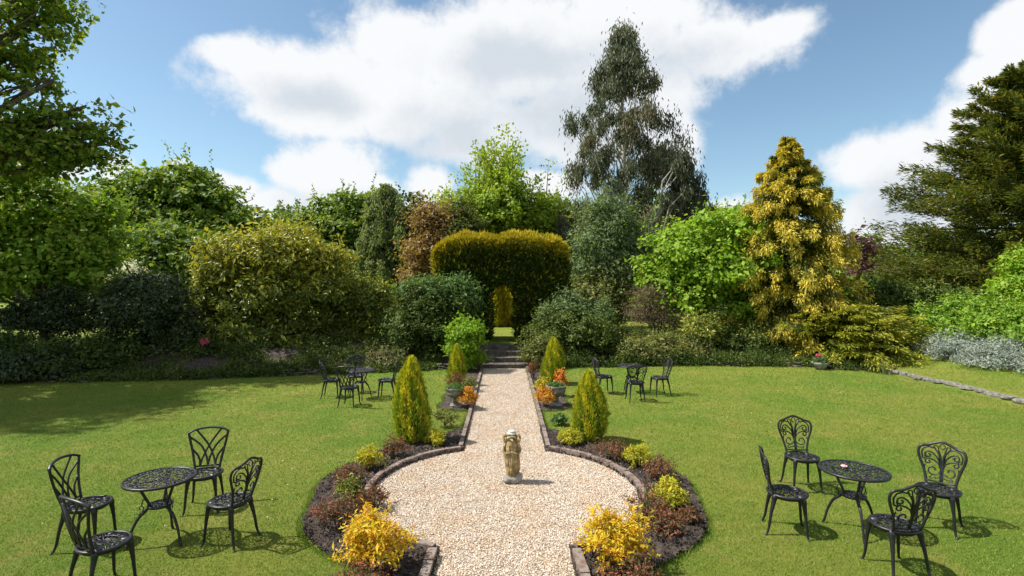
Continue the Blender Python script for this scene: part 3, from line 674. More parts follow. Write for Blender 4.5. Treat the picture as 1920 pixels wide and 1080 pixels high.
# yew on the right
g = np.random.default_rng(41); n = 420; c1 = (22.4, 22.0)
t = g.random(n)**1.1; a = g.random(n)*2*np.pi; L = (5.3*(1-t**1.6)**.75+.9)*g.uniform(.55, 1.08, n)*(1+.15*np.sin(a*5+t*20))
a = np.where(g.random(n) < .45, np.pi+g.normal(0,.55,n), a)
e = .10+.35*t+g.normal(0,.09,n)
S = np.stack([np.full(n,c1[0]), np.full(n,c1[1]), .8+t*10.6], 1); V = np.stack([np.cos(a)*np.cos(e)*L, np.sin(a)*np.cos(e)*L, np.sin(e)*L], 1)
branch_tree('yew_tree', 'huge dark yew on the right edge with long pointed branches reaching left', c1, S, V, .10*L, LM['yew'], 41,
  [((*c1,.2),.5), ((*c1,5),.35), ((*c1,12),.05)], layers=(
  dict(per=300, wid=.15, L=.23, W=.055, t0=.22, latdir=.9, droop=.15, thick=.03, taper=.75, agef=lambda P,t,s,r,g: (g.random(len(P)) < .25)*np.clip(t*1.3-.4,0,1), rise=.1, up_curve=.05),
  dict(per=70, wid=.05, L=.26, W=.06, t0=.75, latdir=.6, droop=.0, thick=.02, rise=.25, up_curve=.05),))
# eucalyptus
def euc(name, label, c, z0, z1, n, rad, seed, mat, tr, per, clump=.55, bias=None, nl=40):
    g = np.random.default_rng(seed); t = g.random(n)**.85; z = z0+(z1-z0)*t; a = g.random(n)*2*np.pi
    L = rad(t)*g.uniform(.25, 1.12, n)*(1+.22*np.sin(a*3+z*1.3)); e = .55+.4*t+g.normal(0,.15,n)
    tips_ = np.stack([c[0]+np.cos(a)*L, c[1]+np.sin(a)*L, z], 1)
    root = empty(name, (c[0], c[1], zc(*c)), label, 'tree', G1); o = np.array([c[0], c[1], zc(*c)]); lv = Leaves(); m = n*per; i = np.repeat(np.arange(n), per)
    cl = clump*g.uniform(.4, 1.55, n)
    P = tips_[i]+g.normal(size=(m,3))*cl[i][:,None]*np.array([.42,.42,.50])
    P[:,2] -= g.random(m)**2*cl[i]*1.0
    D = nz(np.stack([g.normal(0,.38,m), g.normal(0,.38,m), -np.ones(m)], 1)); Nn = nz(unit(g, m)*np.array([1,1,.3])+np.array([-.2,-.3,.2])); sz = g.uniform(.6,1.3,m)
    lv.add(leaf_quads(P, D, Nn, .27*sz, .072*sz), .5+g.normal(0,.2,n)[i]+g.normal(0,.25,m), (g.random(n)[i] < .22)*g.random(m))
    mb = MB(); gg = random.Random(seed); mb.tube([Vector(p)-Vector(o) for p, r in tr], [r for p, r in tr], 9)
    zt = np.array([p[2] for p, r in tr]); xt = np.array([p[0] for p, r in tr]); yt = np.array([p[1] for p, r in tr])
    for k in sorted(range(n), key=lambda k: -L[k])[:nl]+list(range(0, n, 3)):
        zb = max(z0-2, tips_[k,2]-L[k]*1.15-.6); zb = min(zb, zt[-1]); s_ = Vector((float(np.interp(zb, zt, xt)), float(np.interp(zb, zt, yt)), zb))-Vector(o)
        limb(mb, s_, Vector(tips_[k])-Vector(o), .03+.018*L[k], .012, gg, 5, .10, -.04, sides=5)
    mb.build('trunk', M['pale_bark'], root); lv.build('crown', mat, root, tuple(o)); return root
euc('eucalyptus_tree', 'very tall grey green eucalyptus with pale trunk standing above everything', (7.2, 32), 3.6, 17.9, 185,
    lambda t: np.interp(t, [0,.1,.24,.4,.55,.67,.8,.9,1], [3.6,4.0,4.0,3.7,3.2,2.3,1.7,1.05,.25]), 51, LM['euc'],
    [((7.2,32,.3),.27), ((7.25,32,5),.21), ((7.15,32,10),.14), ((7.05,32,14),.08), ((6.85,32,17.8),.02)], 300, .56)
euc('eucalyptus_tree', 'shorter dark eucalyptus standing at the right shoulder of the tall one', (11.4, 34), 3.0, 10.8, 100,
    lambda t: np.interp(t, [0,.3,.6,.85,1], [1.6,1.7,1.5,.9,.2]), 52, LM['eucd'],
    [((11.4,34,.3),.18), ((11.4,34,6),.12), ((11.2,34,10.6),.02)], 240, .5)
# weeping birch
root = empty('weeping_birch', (-8.9, 40, .6), 'weeping silver birch with hanging grey green twigs, left of centre', 'tree', G1)
g = np.random.default_rng(61); n = 330; t = g.random(n); z = 3.2+7.0*t; rr = np.interp(t, [0,.25,.6,.85,1], [1.6,2.0,1.6,1.1,.35]); a = g.random(n)*2*np.pi; rd = rr*g.uniform(.3,1.2,n)*(1+.3*np.sin(a*3+z*1.7))
P0 = np.stack([-8.9+np.cos(a)*rd, 40+np.sin(a)*rd, z], 1); per = 110; i = np.repeat(np.arange(n), per); m = n*per; hang = g.random(m)*g.uniform(.8,2.2,n)[i]
P = P0[i]+np.stack([g.normal(0,.13,m)+np.cos(a)[i]*hang*.12, g.normal(0,.13,m), -hang], 1)
lv = Leaves(); lv.add(leaf_quads(P, nz(np.stack([g.normal(0,.5,m),g.normal(0,.5,m),-np.ones(m)],1)), unit(g,m), .24*np.ones(m), .13*np.ones(m)), .5+g.normal(0,.2,n)[i]+g.normal(0,.2,m), np.zeros(m))
mb = MB(); gg = random.Random(6); mb.tube([(0,0,0),(.1,0,3),(.15,0,6),(.3,0,9.6)], [.2,.15,.09,.02], 8)
for k in range(0, n, 7): zz = max(1.5, P0[k,2]-.6-1.4); limb(mb, (.15,0,zz-.6), (P0[k,0]+8.9, P0[k,1]-40, P0[k,2]-.6), .05, .01, gg, 4, .08, sides=4)
mb.build('trunk', M['pale_bark'], root); lv.build('crown', LM['birch'], root, (-8.9, 40, .6))
# young maple with upright whips
g = np.random.default_rng(71); n = 290; a = g.random(n)*2*np.pi; inc = np.abs(g.normal(0,.42,n)); L = g.uniform(1.8, 4.9, n)*(1-.4*inc)
S = np.stack([-.45+g.normal(0,.95,n)+np.cos(a)*inc*1.8, 32+g.normal(0,.9,n), 3.6+g.random(n)**1.1*4.9], 1); S[:,2] -= np.abs(S[:,0]+.45)*.6
V = np.stack([np.cos(a)*np.sin(inc)*L, np.sin(a)*np.sin(inc)*L, np.cos(inc)*L], 1)
branch_tree('young_maple', 'young upright yellow green maple rising above the clipped hedge arch', (-.5, 32), S, V, .06*L, LM['young'], 71,
  [((-.5,32,.5),.14), ((-.5,32,4),.11), ((-.6,32,8),.05), ((-.8,32,11.4),.01)], limbs=range(0, n, 2), layers=(
  dict(per=72, wid=.09, L=.19, W=.15, t0=.02, latdir=1.2, droop=.2, thick=.065, taper=.8, rnd=.9, nup=.5, agef=lambda P,t,s,r,g: (r < .2)*g.random(len(P))),))
tree('small_tree', 'full lower yellow green growth behind the middle of the clipped hedge', 'tree', (1.5, 31), lob(31, (880,410,45,40), (960,400,55,45), (1010,410,28,35), (920,380,50,45), (850,380,22,20), (950,350,35,35)),
  LM['young'], 260, 46, .48, .17, .12, 72, r0=.12, group=G1, sprig=.35, inner=.2)
tree('conifer_tree', 'dark conifer patch glimpsed between copper tree and young maple', 'tree', (-1.8, 28), lob(28.6, (870,420,25,35),(880,450,35,35),(860,400,12,18)), LM['yew'], 120, 45, .5, .2, .07, 73, r0=.1, group=G1, nl=3)

# ------------------------------------------------------------------ the clipped hedge with its arch
hx0, hx1, hy0, hy1, hz1 = -2.62, 2.3, 19.6, 21.3, 4.35
ax0, ax1, az1 = -.62, .47, 2.6
root = empty('hedge_arch', (0, 20.4, .55), 'tall clipped golden hedge with an arched opening at the head of the path', 'hedge')
def htop(x, y): return hz1+.04-.55*np.abs((x+.15)/2.47)**6-.28*np.abs((y-20.45)/.85)**4+.07*np.sin(x*3.1)+.05*np.sin(x*7)
def hedge_pts(g, n):
    f = g.random(n); P = np.zeros((n,3)); N = np.zeros((n,3)); x = g.uniform(hx0, hx1, n); z = g.uniform(.6, hz1, n); y = g.uniform(hy0, hy1, n)
    top = htop(x, y); tl = htop(np.full(n,hx0), y); tr_ = htop(np.full(n,hx1), y)
    fr = f < .50; P[fr] = np.stack([x, np.full(n, hy0), np.minimum(z, top)], 1)[fr]; N[fr] = (0,-1,.15)
    tp = (f >= .50) & (f < .74); P[tp] = np.stack([x, y, top], 1)[tp]; N[tp] = (0,0,1)
    ls = (f >= .74) & (f < .81); P[ls] = np.stack([np.full(n,hx0), y, np.minimum(z,tl)], 1)[ls]; N[ls] = (-1,0,.2)
    rs = (f >= .81) & (f < .88); P[rs] = np.stack([np.full(n,hx1), y, np.minimum(z,tr_)], 1)[rs]; N[rs] = (1,0,.2)
    bk = (f >= .88) & (f < .95); P[bk] = np.stack([x, np.full(n,hy1), np.minimum(z,top)], 1)[bk]; N[bk] = (0,1,.15)
    tn = f >= .95; s = np.where(g.random(n) < .5, 1, -1); P[tn] = np.stack([np.where(s > 0, ax1, ax0), y, .6+(z-.6)/(hz1-.6)*(az1-.7)], 1)[tn]; N[tn] = np.stack([-s, 0*s, 0*s], 1)[tn]
    # round the vertical corners
    ex = np.maximum(0, np.abs(P[:,0]-(hx0+hx1)/2)-(hx1-hx0)/2+.45); P[:,1] += np.sign(20.45-P[:,1])*ex**2*1.1
    in_op = (P[:,0] > ax0+.02) & (P[:,0] < ax1-.02) & (P[:,2] < az1-.55*(np.abs((P[:,0]+.07)/.5)**2.4)) & ~tn
    return P[~in_op], N[~in_op], tp[~in_op]
g = np.random.default_rng(81); P, N, tp = hedge_pts(g, 62000); n = len(P)
bump = np.array([mnoise.noise(Vector(p)*1.6)*.14+mnoise.noise(Vector(p)*4.5)*.13 for p in P.tolist()]); P = P+N*bump[:,None]-nz(N)*g.random(n)[:,None]*.12
D = nz(N*.75+np.array([.12,0,.75])+g.normal(0,.5,(n,3))); Nn = nz(np.cross(D, unit(g,n))+N*.5)
age = np.clip((P[:,2]-3.86+.5*((P[:,0]+.15)/2.5)**4)/.45+g.normal(0,.25,n), 0, 1)*(.6+.4*g.random(n)); age = np.maximum(age, (np.abs(P[:,0]-hx0) < .25)*g.random(n)*.8*(P[:,2] > 1.6)); age = np.maximum(age, (g.random(n) < .16)*.45)
sz = g.uniform(.4,1.35,n)*(1+.35*tp)
lv = Leaves().add(leaf_quads(P, D, Nn, .21*sz, .06*sz), .5+g.normal(0,.3,n), age)
lv.build('foliage', LM['hedge'], root, (0,20.4,.55))
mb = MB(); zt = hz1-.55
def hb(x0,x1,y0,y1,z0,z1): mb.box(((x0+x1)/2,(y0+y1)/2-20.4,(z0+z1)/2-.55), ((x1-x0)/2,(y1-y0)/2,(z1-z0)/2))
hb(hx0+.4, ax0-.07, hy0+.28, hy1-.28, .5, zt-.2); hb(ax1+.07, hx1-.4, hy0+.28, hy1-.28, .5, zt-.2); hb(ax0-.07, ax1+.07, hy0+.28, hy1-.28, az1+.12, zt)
mb.build('blocking_core', M['core'], root, smooth=False)  # solid boxes added inside the hedge to block light
# golden hedge seen through the arch; brighter leaf colour stands in for sunlight
root = empty('golden_hedge', (-.1, 26.4, .6), 'golden hedge with sunlight put into its leaf colour, seen through the arch at the end of the upper lawn', 'hedge')
g = np.random.default_rng(82); n = 15000; x = g.uniform(-2.2, 2.2, n); z = g.random(n)*2.6; P = np.stack([x, .25*np.sin(x*7+z)+g.normal(0,.12,n)-.25, z], 1)
D = nz(np.stack([g.normal(0,.3,n), -.4*np.ones(n), .9*np.ones(n)], 1)+g.normal(0,.25,(n,3)))
lv = Leaves().add(leaf_quads(P, D, nz(np.array([-.3,-.8,.4])+g.normal(0,.5,(n,3))), .22*np.ones(n), .08*np.ones(n)), g.random(n), np.clip(.3+.3*np.sin(x*7+z)+g.normal(0,.3,n),0,1))
lv.build('foliage', LM['spirea'], root); mb = MB(); mb.box((0,.25,1.25),(2.1,.3,1.2)); mb.build('blocking_core', M['core'], root, smooth=False)  # solid box added behind the leaves to block light

# ------------------------------------------------------------------ border shrubs
G2 = 'shrubs of the back border'
shrub('rhododendron', 'round dark glossy rhododendron in the left border', 'shrub', (-11.2, 17.4),
  lob(17.2, (270,580,80,62), (330,600,45,50), (215,580,42,38), (280,550,60,35), (250,640,60,50), (320,650,50,45)), LM['rhodo'], 440, 62, .28, .115, .045, 201, group=G2, agef=tips(.18), up=.55, flat=.7)
shrub('small_tree', 'dark open little tree left of the round rhododendron', 'tree', (-13.9, 17.2),
  lob(17.2, (125,580,42,28), (100,600,30,24), (150,605,26,25), (120,560,34,20)), LM['rhodo'], 160, 50, .25, .11, .045, 202, group=G2, sprig=.3)
for k, (px, py, rx, ry, Y, mt, lab) in enumerate((
    (15,668,75,40,16.0,'shade','deep shaded shrub at the very left end of the border'), (110,672,80,36,15.8,'shade','low wide shaded shrub beneath the little dark tree'),
    (195,672,60,36,16.0,'shade','low shaded shrub left of the rhododendron foot'), (60,690,90,30,15.2,'rhodo','lowest dark ground shrub along the shaded lawn edge'),
    (60,600,60,30,17.4,'rhodo','dark shrub right under the leafy left edge tree, hiding its trunk'), (-60,665,80,44,16.5,'shade','dark shrub cut by the left picture edge'))):
    x_, y_, z_ = PX(px, py, Y); shrub('shrub', lab, 'shrub', (x_, y_), [(x_, y_, z_, rx*Y/1000, rx*Y/1300, ry*Y/1000), (x_+.4, y_+.4, z_-.1, rx*Y/1400, .8, ry*Y/1200)], LM[mt], 220, 48, .26, .10, .05, 210+k, group=G2, sprig=.1)
shrub('laurel', 'large yellowed laurel, the biggest shrub left of the path', 'shrub', (-7.8, 19.2),
  lob(19, (510,480,75,45), (450,500,60,45), (570,490,55,40), (420,560,50,55), (500,560,85,60), (590,550,60,60), (480,620,90,45), (570,630,70,40), (545,455,40,28), (430,620,50,40), (410,520,28,25), (620,480,28,22)), LM['laurel'], 980, 56, .36, .17, .062, 220, group=G2,
  agef=lambda P, a, b, ca, g: (g.random(len(P)) < np.clip((P[:,2]-2.0)/2.4+.12,.08,.75))*g.uniform(.3,1,len(P)), up=.5, flat=.5, sprig=.2, stems=14, shoots=.9)
shrub('laurel', 'looser yellow green shrub leaning out right of the large laurel', 'shrub', (-5.6, 20.4),
  lob(20, (650,560,45,38), (690,560,48,35), (640,610,40,40), (700,600,45,35), (670,640,50,25), (620,520,40,30)), LM['laurel'], 430, 50, .3, .12, .06, 221, group=G2, agef=tips(.35), sprig=.2, stems=12)
shrub('shrub', 'dense dark laurel just left of the steps behind the lawn', 'shrub', (-2.9, 18.3),
  lob(18.2, (790,600,58,45), (760,630,40,45), (830,610,48,50), (800,560,45,30), (790,665,60,32), (840,660,40,30)), LM['shade'], 560, 56, .25, .10, .045, 222, group=G2, agef=tips(.3), up=.55)
shrub('elder_shrub', 'blue green arching shrub leaning over the left of the arch', 'shrub', (-1.9, 18.7),
  lob(18.7, (858,560,34,30), (845,540,30,25), (868,595,30,36), (872,640,22,34), (800,550,50,22), (835,575,30,25)), LM['blue'], 380, 48, .22, .10, .05, 223, group=G2, sprig=.25, stems=9)
shrub('shrub', 'bright green leafy shrub beside the left of the steps', 'shrub', (-1.35, 16.6),
  lob(16.6, (874,620,30,20), (868,650,28,20), (880,670,26,22), (882,640,20,22)), LM['lime'], 220, 46, .17, .085, .05, 224, group=G2, flat=.4, agef=tips(.2), sprig=.12)
shrub('shrub', 'low brownish shrub behind the far left table set', 'shrub', (-3.8, 17.2),
  lob(17.2, (725,680,34,18), (700,685,22,14), (745,688,22,14)), LM['twiggy'], 150, 44, .16, .09, .03, 225, group=G2, agef=some(.5), sprig=.4)
shrub('shrub', 'sprawling arching shrub right of the arch and steps', 'shrub', (2.3, 18.6),
  lob(18.6, (1035,620,42,34), (1080,625,50,38), (1120,630,38,34), (1010,655,32,28), (1060,665,50,24), (1130,665,28,24)), LM['shade'], 460, 52, .22, .09, .04, 226, group=G2, agef=tips(.8), up=.5, sprig=.22, stems=12)
shrub('shrub', 'light green open shrub behind the right of the steps', 'shrub', (1.9, 19.4),
  lob(19.3, (1040,590,32,20), (1075,580,35,22), (1110,590,35,25), (1060,560,18,14)), LM['sage'], 240, 44, .2, .09, .045, 227, group=G2, sprig=.35, stems=9)
shrub('shrub', 'pale grey green shrub at the right foot of the steps', 'shrub', (1.25, 17.0), lob(17.1, (1000,665,20,26), (1018,650,20,20), (1005,690,18,12)), LM['olive'], 130, 44, .15, .07, .032, 228, group=G2, agef=tips(.4), sprig=.2)
shrub('shrub', 'bare brown twiggy bush right of centre beneath the tall trees', 'shrub', (5.7, 20.6),
  lob(20.6, (1210,585,32,32), (1240,590,34,34), (1225,560,26,20), (1260,610,24,20)), LM['twiggy'], 190, 40, .3, .13, .02, 229, group=G2, agef=some(.12), sprig=.6, stems=26, sr=.015)
for k, (px, py, rx, ry, Y, mt, lab) in enumerate((
    (1190,660,38,24,18.2,'olive','low pale green shrub right behind the far right table'), (1245,655,40,28,18.4,'olive','low bushy shrub right of the far right chairs'),
    (1300,665,34,24,18.6,'olive','low yellow green shrub beneath the lime green maple'), (1330,630,45,45,19.4,'shade','shaded bush under the lime green maple'),
    (1400,650,55,34,19.0,'shade','dark bush left of the golden spreading juniper'), (1460,620,50,40,19.6,'yew','dark shaded bush at the foot of the golden cypress'),
    (1310,620,25,34,19.0,'laurel','yellowish bush beneath the left side of the lime maple'),
    (640,690,60,24,17.4,'shade','low dark planting behind the far left table'), (560,680,60,26,17.6,'shade','low dark planting at the foot of the large laurel'), (430,685,70,26,17.0,'shade','low dark shrub between rhododendron and large laurel'))):
    x_, y_, z_ = PX(px, py, Y); shrub('shrub', lab, 'shrub', (x_, y_), [(x_, y_, z_, rx*Y/1000, .7, ry*Y/1000), (x_+.5, y_+.2, z_-.08, rx*Y/1500, .6, ry*Y/1300)], LM[mt], 170, 44, .2, .085, .04, 240+k, group=G2, agef=tips(.6), sprig=.2)
fl_ = shrub('rhododendron', 'small shrub carrying one crimson bloom right of the round rhododendron', 'shrub', (-9.6, 16.9), lob(16.8, (385,660,26,24), (400,680,22,18)), LM['shade'], 90, 40, .16, .10, .045, 260, group=G2)
lv = Leaves(); x_, y_, z_ = PX(384, 641, 16.3); blob_leaves(lv, [(x_, y_, z_, .1,.1,.09)], 14, 14, .05, .05, .04, 261)
lv.build('flower', LM['pink'], fl_, tuple(fl_.location))
# white blossom above the rhododendron
tree('blossom_tree', 'small tree with faint white blossom behind the rhododendron', 'tree', (-14, 23), lob(23, (225,515,25,14), (245,508,20,10)), LM['white'], 60, 30, .22, .07, .04, 262, r0=.05, group=G1, nl=2, sprig=.4)

g = np.random.default_rng(95); xs = g.uniform(-20, 11.6, 6800); ys = np.interp(xs, EX, EY)+g.random(6800)**1.5*4.4-.12
k = (np.abs(xs) > 1.7) & (np.array([mnoise.noise(Vector((a*.9, b*.9, 2))) for a, b in zip(xs, ys)]) > -.18); xs = xs[k]; ys = ys[k]; n = len(xs); per = 34; i = np.repeat(np.arange(n), per); m = n*per
hh = g.uniform(.05,.26,n)*np.array([1+1.6*max(0, mnoise.noise(Vector((a*1.1, b*1.1, 9)))*2) for a, b in zip(xs, ys)]); P = np.stack([xs[i]+g.normal(0,.11,m), ys[i]+g.normal(0,.11,m), gz(xs,ys)[i]+g.random(m)*hh[i]], 1)
lv = Leaves().add(leaf_quads(P, nz(unit(g,m)+np.array([0,0,.8])), nz(unit(g,m)+np.array([0,-.3,.8])), g.uniform(.05,.12,m), g.uniform(.02,.05,m)), .5+g.normal(0,.3,n)[i]+g.normal(0,.2,m), (g.random(n)[i] < .3)*g.random(m))
tag(lv.build('ground_cover', LM['shade'], None), 'low leafy ground cover filling the back border under the shrubs', 'ground cover', kind='stuff')
# spreading golden juniper
g = np.random.default_rng(91); n = 300; a = g.random(n)*2*np.pi; a = np.where(g.random(n) < .45, -np.pi*.5+g.normal(0,.9,n), a); hh = g.random(n)
L = (2.7-1.3*hh)*g.uniform(.6,1.1,n)*(1+.25*np.cos(a)); S = np.stack([11.6+g.normal(0,.35,n), 18.7+g.normal(0,.3,n), .25+hh*1.35], 1); e = .12+.35*hh
V = np.stack([np.cos(a)*np.cos(e)*L, np.sin(a)*np.cos(e)*L*.85, np.sin(e)*L], 1)
r_ = branch_tree('juniper', 'spreading golden juniper tiered at the foot of the golden cypress', (11.6, 18.7), S, V, .16*L, LM['juniper'], 91,
  [((11.6,18.7,.3),.10), ((11.6,18.7,1.5),.05)], group=G2, layers=(dict(per=230, wid=.22, L=.13, W=.038, t0=.2, latdir=.9, droop=.15, thick=.022, agef=lambda P,t,s,r,g: np.clip((t-.55)*2,0,1)*g.uniform(.2,1.0,len(P))),))
r_['category'] = 'shrub'
# right bank shrubs
for k in range(3):
    y0 = 12.6+k*2.3
    shrub('hedge_shrub', ('mid green leafy shrub above the silver bush, nearest of the three on the right bank','mid green leafy shrub above the silver bush, middle of the three on the right bank','mid green leafy shrub above the silver bush, farthest of the three on the right bank')[k], 'shrub', (15.9-.35*k, y0+1.2),
      [(15.7-.35*k+dx, y0+dy, zz, .9, .9, .75) for dx, dy, zz in ((0,0,1.25),(.3,.9,1.4),(.9,.4,1.6),(-.1,1.6,1.2),(1.1,1.5,1.7))], LM['bright'], 330, 48, .24, .10, .055, 270+k, group='shrubs on the right bank', agef=tips(.25), up=.5)
for k in range(4):
    y0 = 11.4+k*1.55
    shrub('silver_bush', ('low silver leaved bush cut by the right picture edge','low silver leaved bush, second from the right picture edge','low silver leaved bush, third from the right picture edge','low silver leaved bush nearest the golden juniper')[k], 'shrub', (13.95-.05*k, y0+.7),
      [(13.95-.05*k+dx, y0+dy, zz, .5, .6, .32) for dx, dy, zz in ((0,.2,.62),(.15,.9,.66),(.55,.5,.78),(.6,1.1,.8),(-.15,.6,.52))], LM['silver'], 240, 46, .15, .075, .022, 280+k, group='silver bushes on the right bank', up=.4, sprig=.25)
shrub('shrub', 'bright green shrub cut by the right edge above the bank', 'shrub', (17.6, 17.3), lob(17.5, (1905,560,40,45), (1940,520,50,50), (1880,600,40,30)), LM['lime'], 240, 44, .3, .12, .07, 290, group='shrubs on the right bank', agef=some(.2))
shrub('shrub', 'dark bush between golden juniper and yew', 'shrub', (15.2, 20), lob(20, (1680,600,50,50), (1730,580,50,50), (1650,560,40,40), (1800,590,60,50)), LM['shade'], 420, 46, .3, .12, .06, 291, group='shrubs on the right bank', agef=tips(.5))

# ------------------------------------------------------------------ clipped golden conifers
def topiary(label, x, y, h, w, seed):
    root = empty('dwarf_conifer', (x, y, .03), label, 'conifer', 'dwarf golden conifers flanking the path')
    g = np.random.default_rng(seed); n = 13000; t = g.random(n)**.85; a = g.random(n)*2*np.pi
    pr = lambda t: np.interp(t, [0,.08,.25,.45,.65,.82,.94,1], [.64,.90,1,.94,.74,.48,.22,.02])*w/2
    lump = 1+.10*np.sin(a*7+t*9+seed)*np.sin(t*14+a*2)+.06*np.sin(a*13+t*5)+.04*np.sin(t*40+a*9)
    lump = lump*(1+.12*np.sin(a+seed*2)*np.sin(t*6+seed))+(g.random(n) < .12)*g.random(n)*.22; r = pr(t)*lump*(1-.22*g.random(n)**2)
    P = np.stack([np.cos(a)*r, np.sin(a)*r, t*h], 1); out = np.stack([np.cos(a), np.sin(a), np.zeros(n)], 1)
    D = nz(out*.45+np.array([0,0,1.0])+g.normal(0,.22,(n,3))); Nn = nz(out+g.normal(0,.45,(n,3))); sz = g.uniform(.6,1.35,n)
    age = np.clip(.30+.7*np.sin(a*5+t*11+seed)*np.sin(t*8)+(t-.5)*.6+g.normal(0,.3,n), 0, 1)
    lv = Leaves().add(leaf_quads(P, D, Nn, .062*sz*(h/1.3), .016*sz*(h/1.3)), .5+g.normal(0,.3,n), age)
    lv.build('foliage', LM['thuja'], root)
    mb = MB(); mb.lathe([(max(.004, float(pr(q))*.80), q*h*.97) for q in np.linspace(0,.98,12)], n=14); mb.build('blocking_core', M['core'], root)  # solid core added inside the foliage to block light
    mb = MB(); mb.tube([(0,0,-.08),(0,0,.15)], .03, 7); mb.build('trunk', M['bark'], root)
topiary('tallest golden dwarf conifer, in front on the left of the path', -1.60, 9.15, 1.41, .57, 1)
topiary('full golden dwarf conifer, in front on the right of the path', 1.47, 9.25, 1.16, .56, 2)
topiary('slim golden dwarf conifer behind the left stone urn', -1.27, 14.2, 1.06, .42, 3)
topiary('golden dwarf conifer behind the right stone urn', 1.33, 14.5, 1.20, .60, 4)

# ------------------------------------------------------------------ bedding plants
def bedder(name, label, cat, x, y, r, h, mat, n, L, W, seed, group, per=34, stems=9, z=.05, age=None, sprig=.25, rc=.30, up=.5, shoots=.6):
    root = empty(name, (x, y, z), label, cat, group); g = random.Random(seed)
    lobes = [(x, y, z+h*.55, r, r, h*.48)]+[(x+g.uniform(-.5,.5)*r, y+g.uniform(-.5,.5)*r, z+h*g.uniform(.5,.8), r*.5, r*.5, h*.3) for _ in range(4)]
    lv = Leaves(); blob_leaves(lv, lobes, n, per, r*rc, L, W, seed, up=up, flat=.8, sprig=sprig, zmin=z+.005, agef=age, inner=.25, shoots=shoots, rough=.7)
    mb = MB()
    for k in range(stems):
        l = lobes[k % 5]; limb(mb, (g.uniform(-.1,.1)*r, g.uniform(-.1,.1)*r, -.03), (l[0]-x+g.uniform(-.7,.7)*l[3], l[1]-y+g.uniform(-.7,.7)*l[4], l[2]-z+l[5]*g.uniform(0,.9)), .005, .002, g, 4, .1, sides=4)
    mb.build('stems', M['twig'], root); lv.build('foliage', mat, root, (x, y, z)); return root
def gp(px, py): Y = H*1000/(py-530); return (px-946)/1000*Y, Y
G3 = 'small golden spirea bushes'
for k, (px, py, w, h, lab) in enumerate(((692,884,.16,.28,'round golden spirea left of the gravel circle'), (817,838,.14,.18,'small golden spirea at the foot of the tall left conifer'),
      (1068,838,.155,.20,'round golden spirea at the foot of the front right conifer'), (1195,878,.155,.25,'round golden spirea right of the gravel circle, by the brick edge'), (1254,958,.17,.28,'round golden spirea nearest the right rim of the bed'))):
    x, y = gp(px, py); bedder('spirea_bush', lab, 'bush', x, y, w, h, LM['spirea'], 90, .042, .013, 300+k, G3, age=some(.06), sprig=.35)
for k, (px, py, lab) in enumerate(((700,1072,'big amber leaved bush by the near left corner of the gravel'), (1150,1062,'big amber leaved bush by the near right corner of the gravel'))):
    x, y = gp(px, py); bedder('amber_bush', lab, 'bush', x, y, .24, .44, LM['amber'], 110, .052, .019, 310+k, 'large amber bushes', age=tips(.3), sprig=.3, rc=.34, stems=16, shoots=1.6)
G4 = 'red-brown bedding plants'
for k, (px, py, w, h, mt, lab) in enumerate((
    (740,862,.17,.26,'redbrown','brown bedding plant in front of the tall left conifer'), (655,915,.17,.20,'redbrown','brown bedding plant at the back of the left rim'), (640,990,.22,.26,'redbrown','red tipped bedding plant on the left beside the amber bush'),
    (655,950,.14,.26,'laurel','yellow green bedding plant on the left between red tipped ones'),(700,955,.15,.16,'redbrown','low red plant spilling towards the left brick edge'), (1140,865,.22,.22,'redbrown','brown bedding plant right of the front right conifer'), (1240,905,.18,.24,'redbrown','brown bedding plant behind the rim spirea on the right'),
    (1215,985,.2,.24,'redbrown','brown bedding plant below the sword leaves on the right'), (1250,1010,.16,.16,'redbrown','low brown plant near the right rim'), (1290,985,.1,.1,'redbrown','tiny brown seedling at the right rim'),
    (1180,1100,.2,.14,'redbrown','red bedding plant cut by the bottom edge on the right'), (690,1105,.2,.14,'redbrown','red bedding plant cut by the bottom edge on the left'),
    (855,732,.2,.3,'redbrown','reddish plant behind the left urn'), (1000,712,.16,.42,'redbrown','tall brownish plant by the far right of the path'))):
    x, y = gp(px, py); bedder('bedding_plant', lab, 'plant', x, y, w, h, LM[mt], 75, .034, .014, 320+k, G4, per=20, age=tips(.35), sprig=.7, rc=.36, stems=22)
for k, (px, py, w, h, mt, lab) in enumerate(((878,768,.17,.36,'amber2','orange leaved plant right behind the left urn'), (1022,765,.2,.42,'amber2','orange yellow plant left behind the right urn'), (1018,742,.16,.34,'spirea','yellow plant behind the orange one on the right of the path'),
      (882,735,.16,.3,'olive','green plant between slim conifer and path on the left'), (1048,797,.10,.12,'blue','small leafy plant on the grass beside the right conifer'), (835,800,.2,.22,'olive','wispy pale plant between left conifer and path'))):
    x, y = gp(px, py); x, y = (x, y); bedder('bedding_plant', lab, 'plant', x, y+.0, w, h, LM[mt], 70, .045, .02, 340+k, 'plants in the urn beds', per=24 if mt != 'olive' else 12, age=tips(.5), sprig=.4)
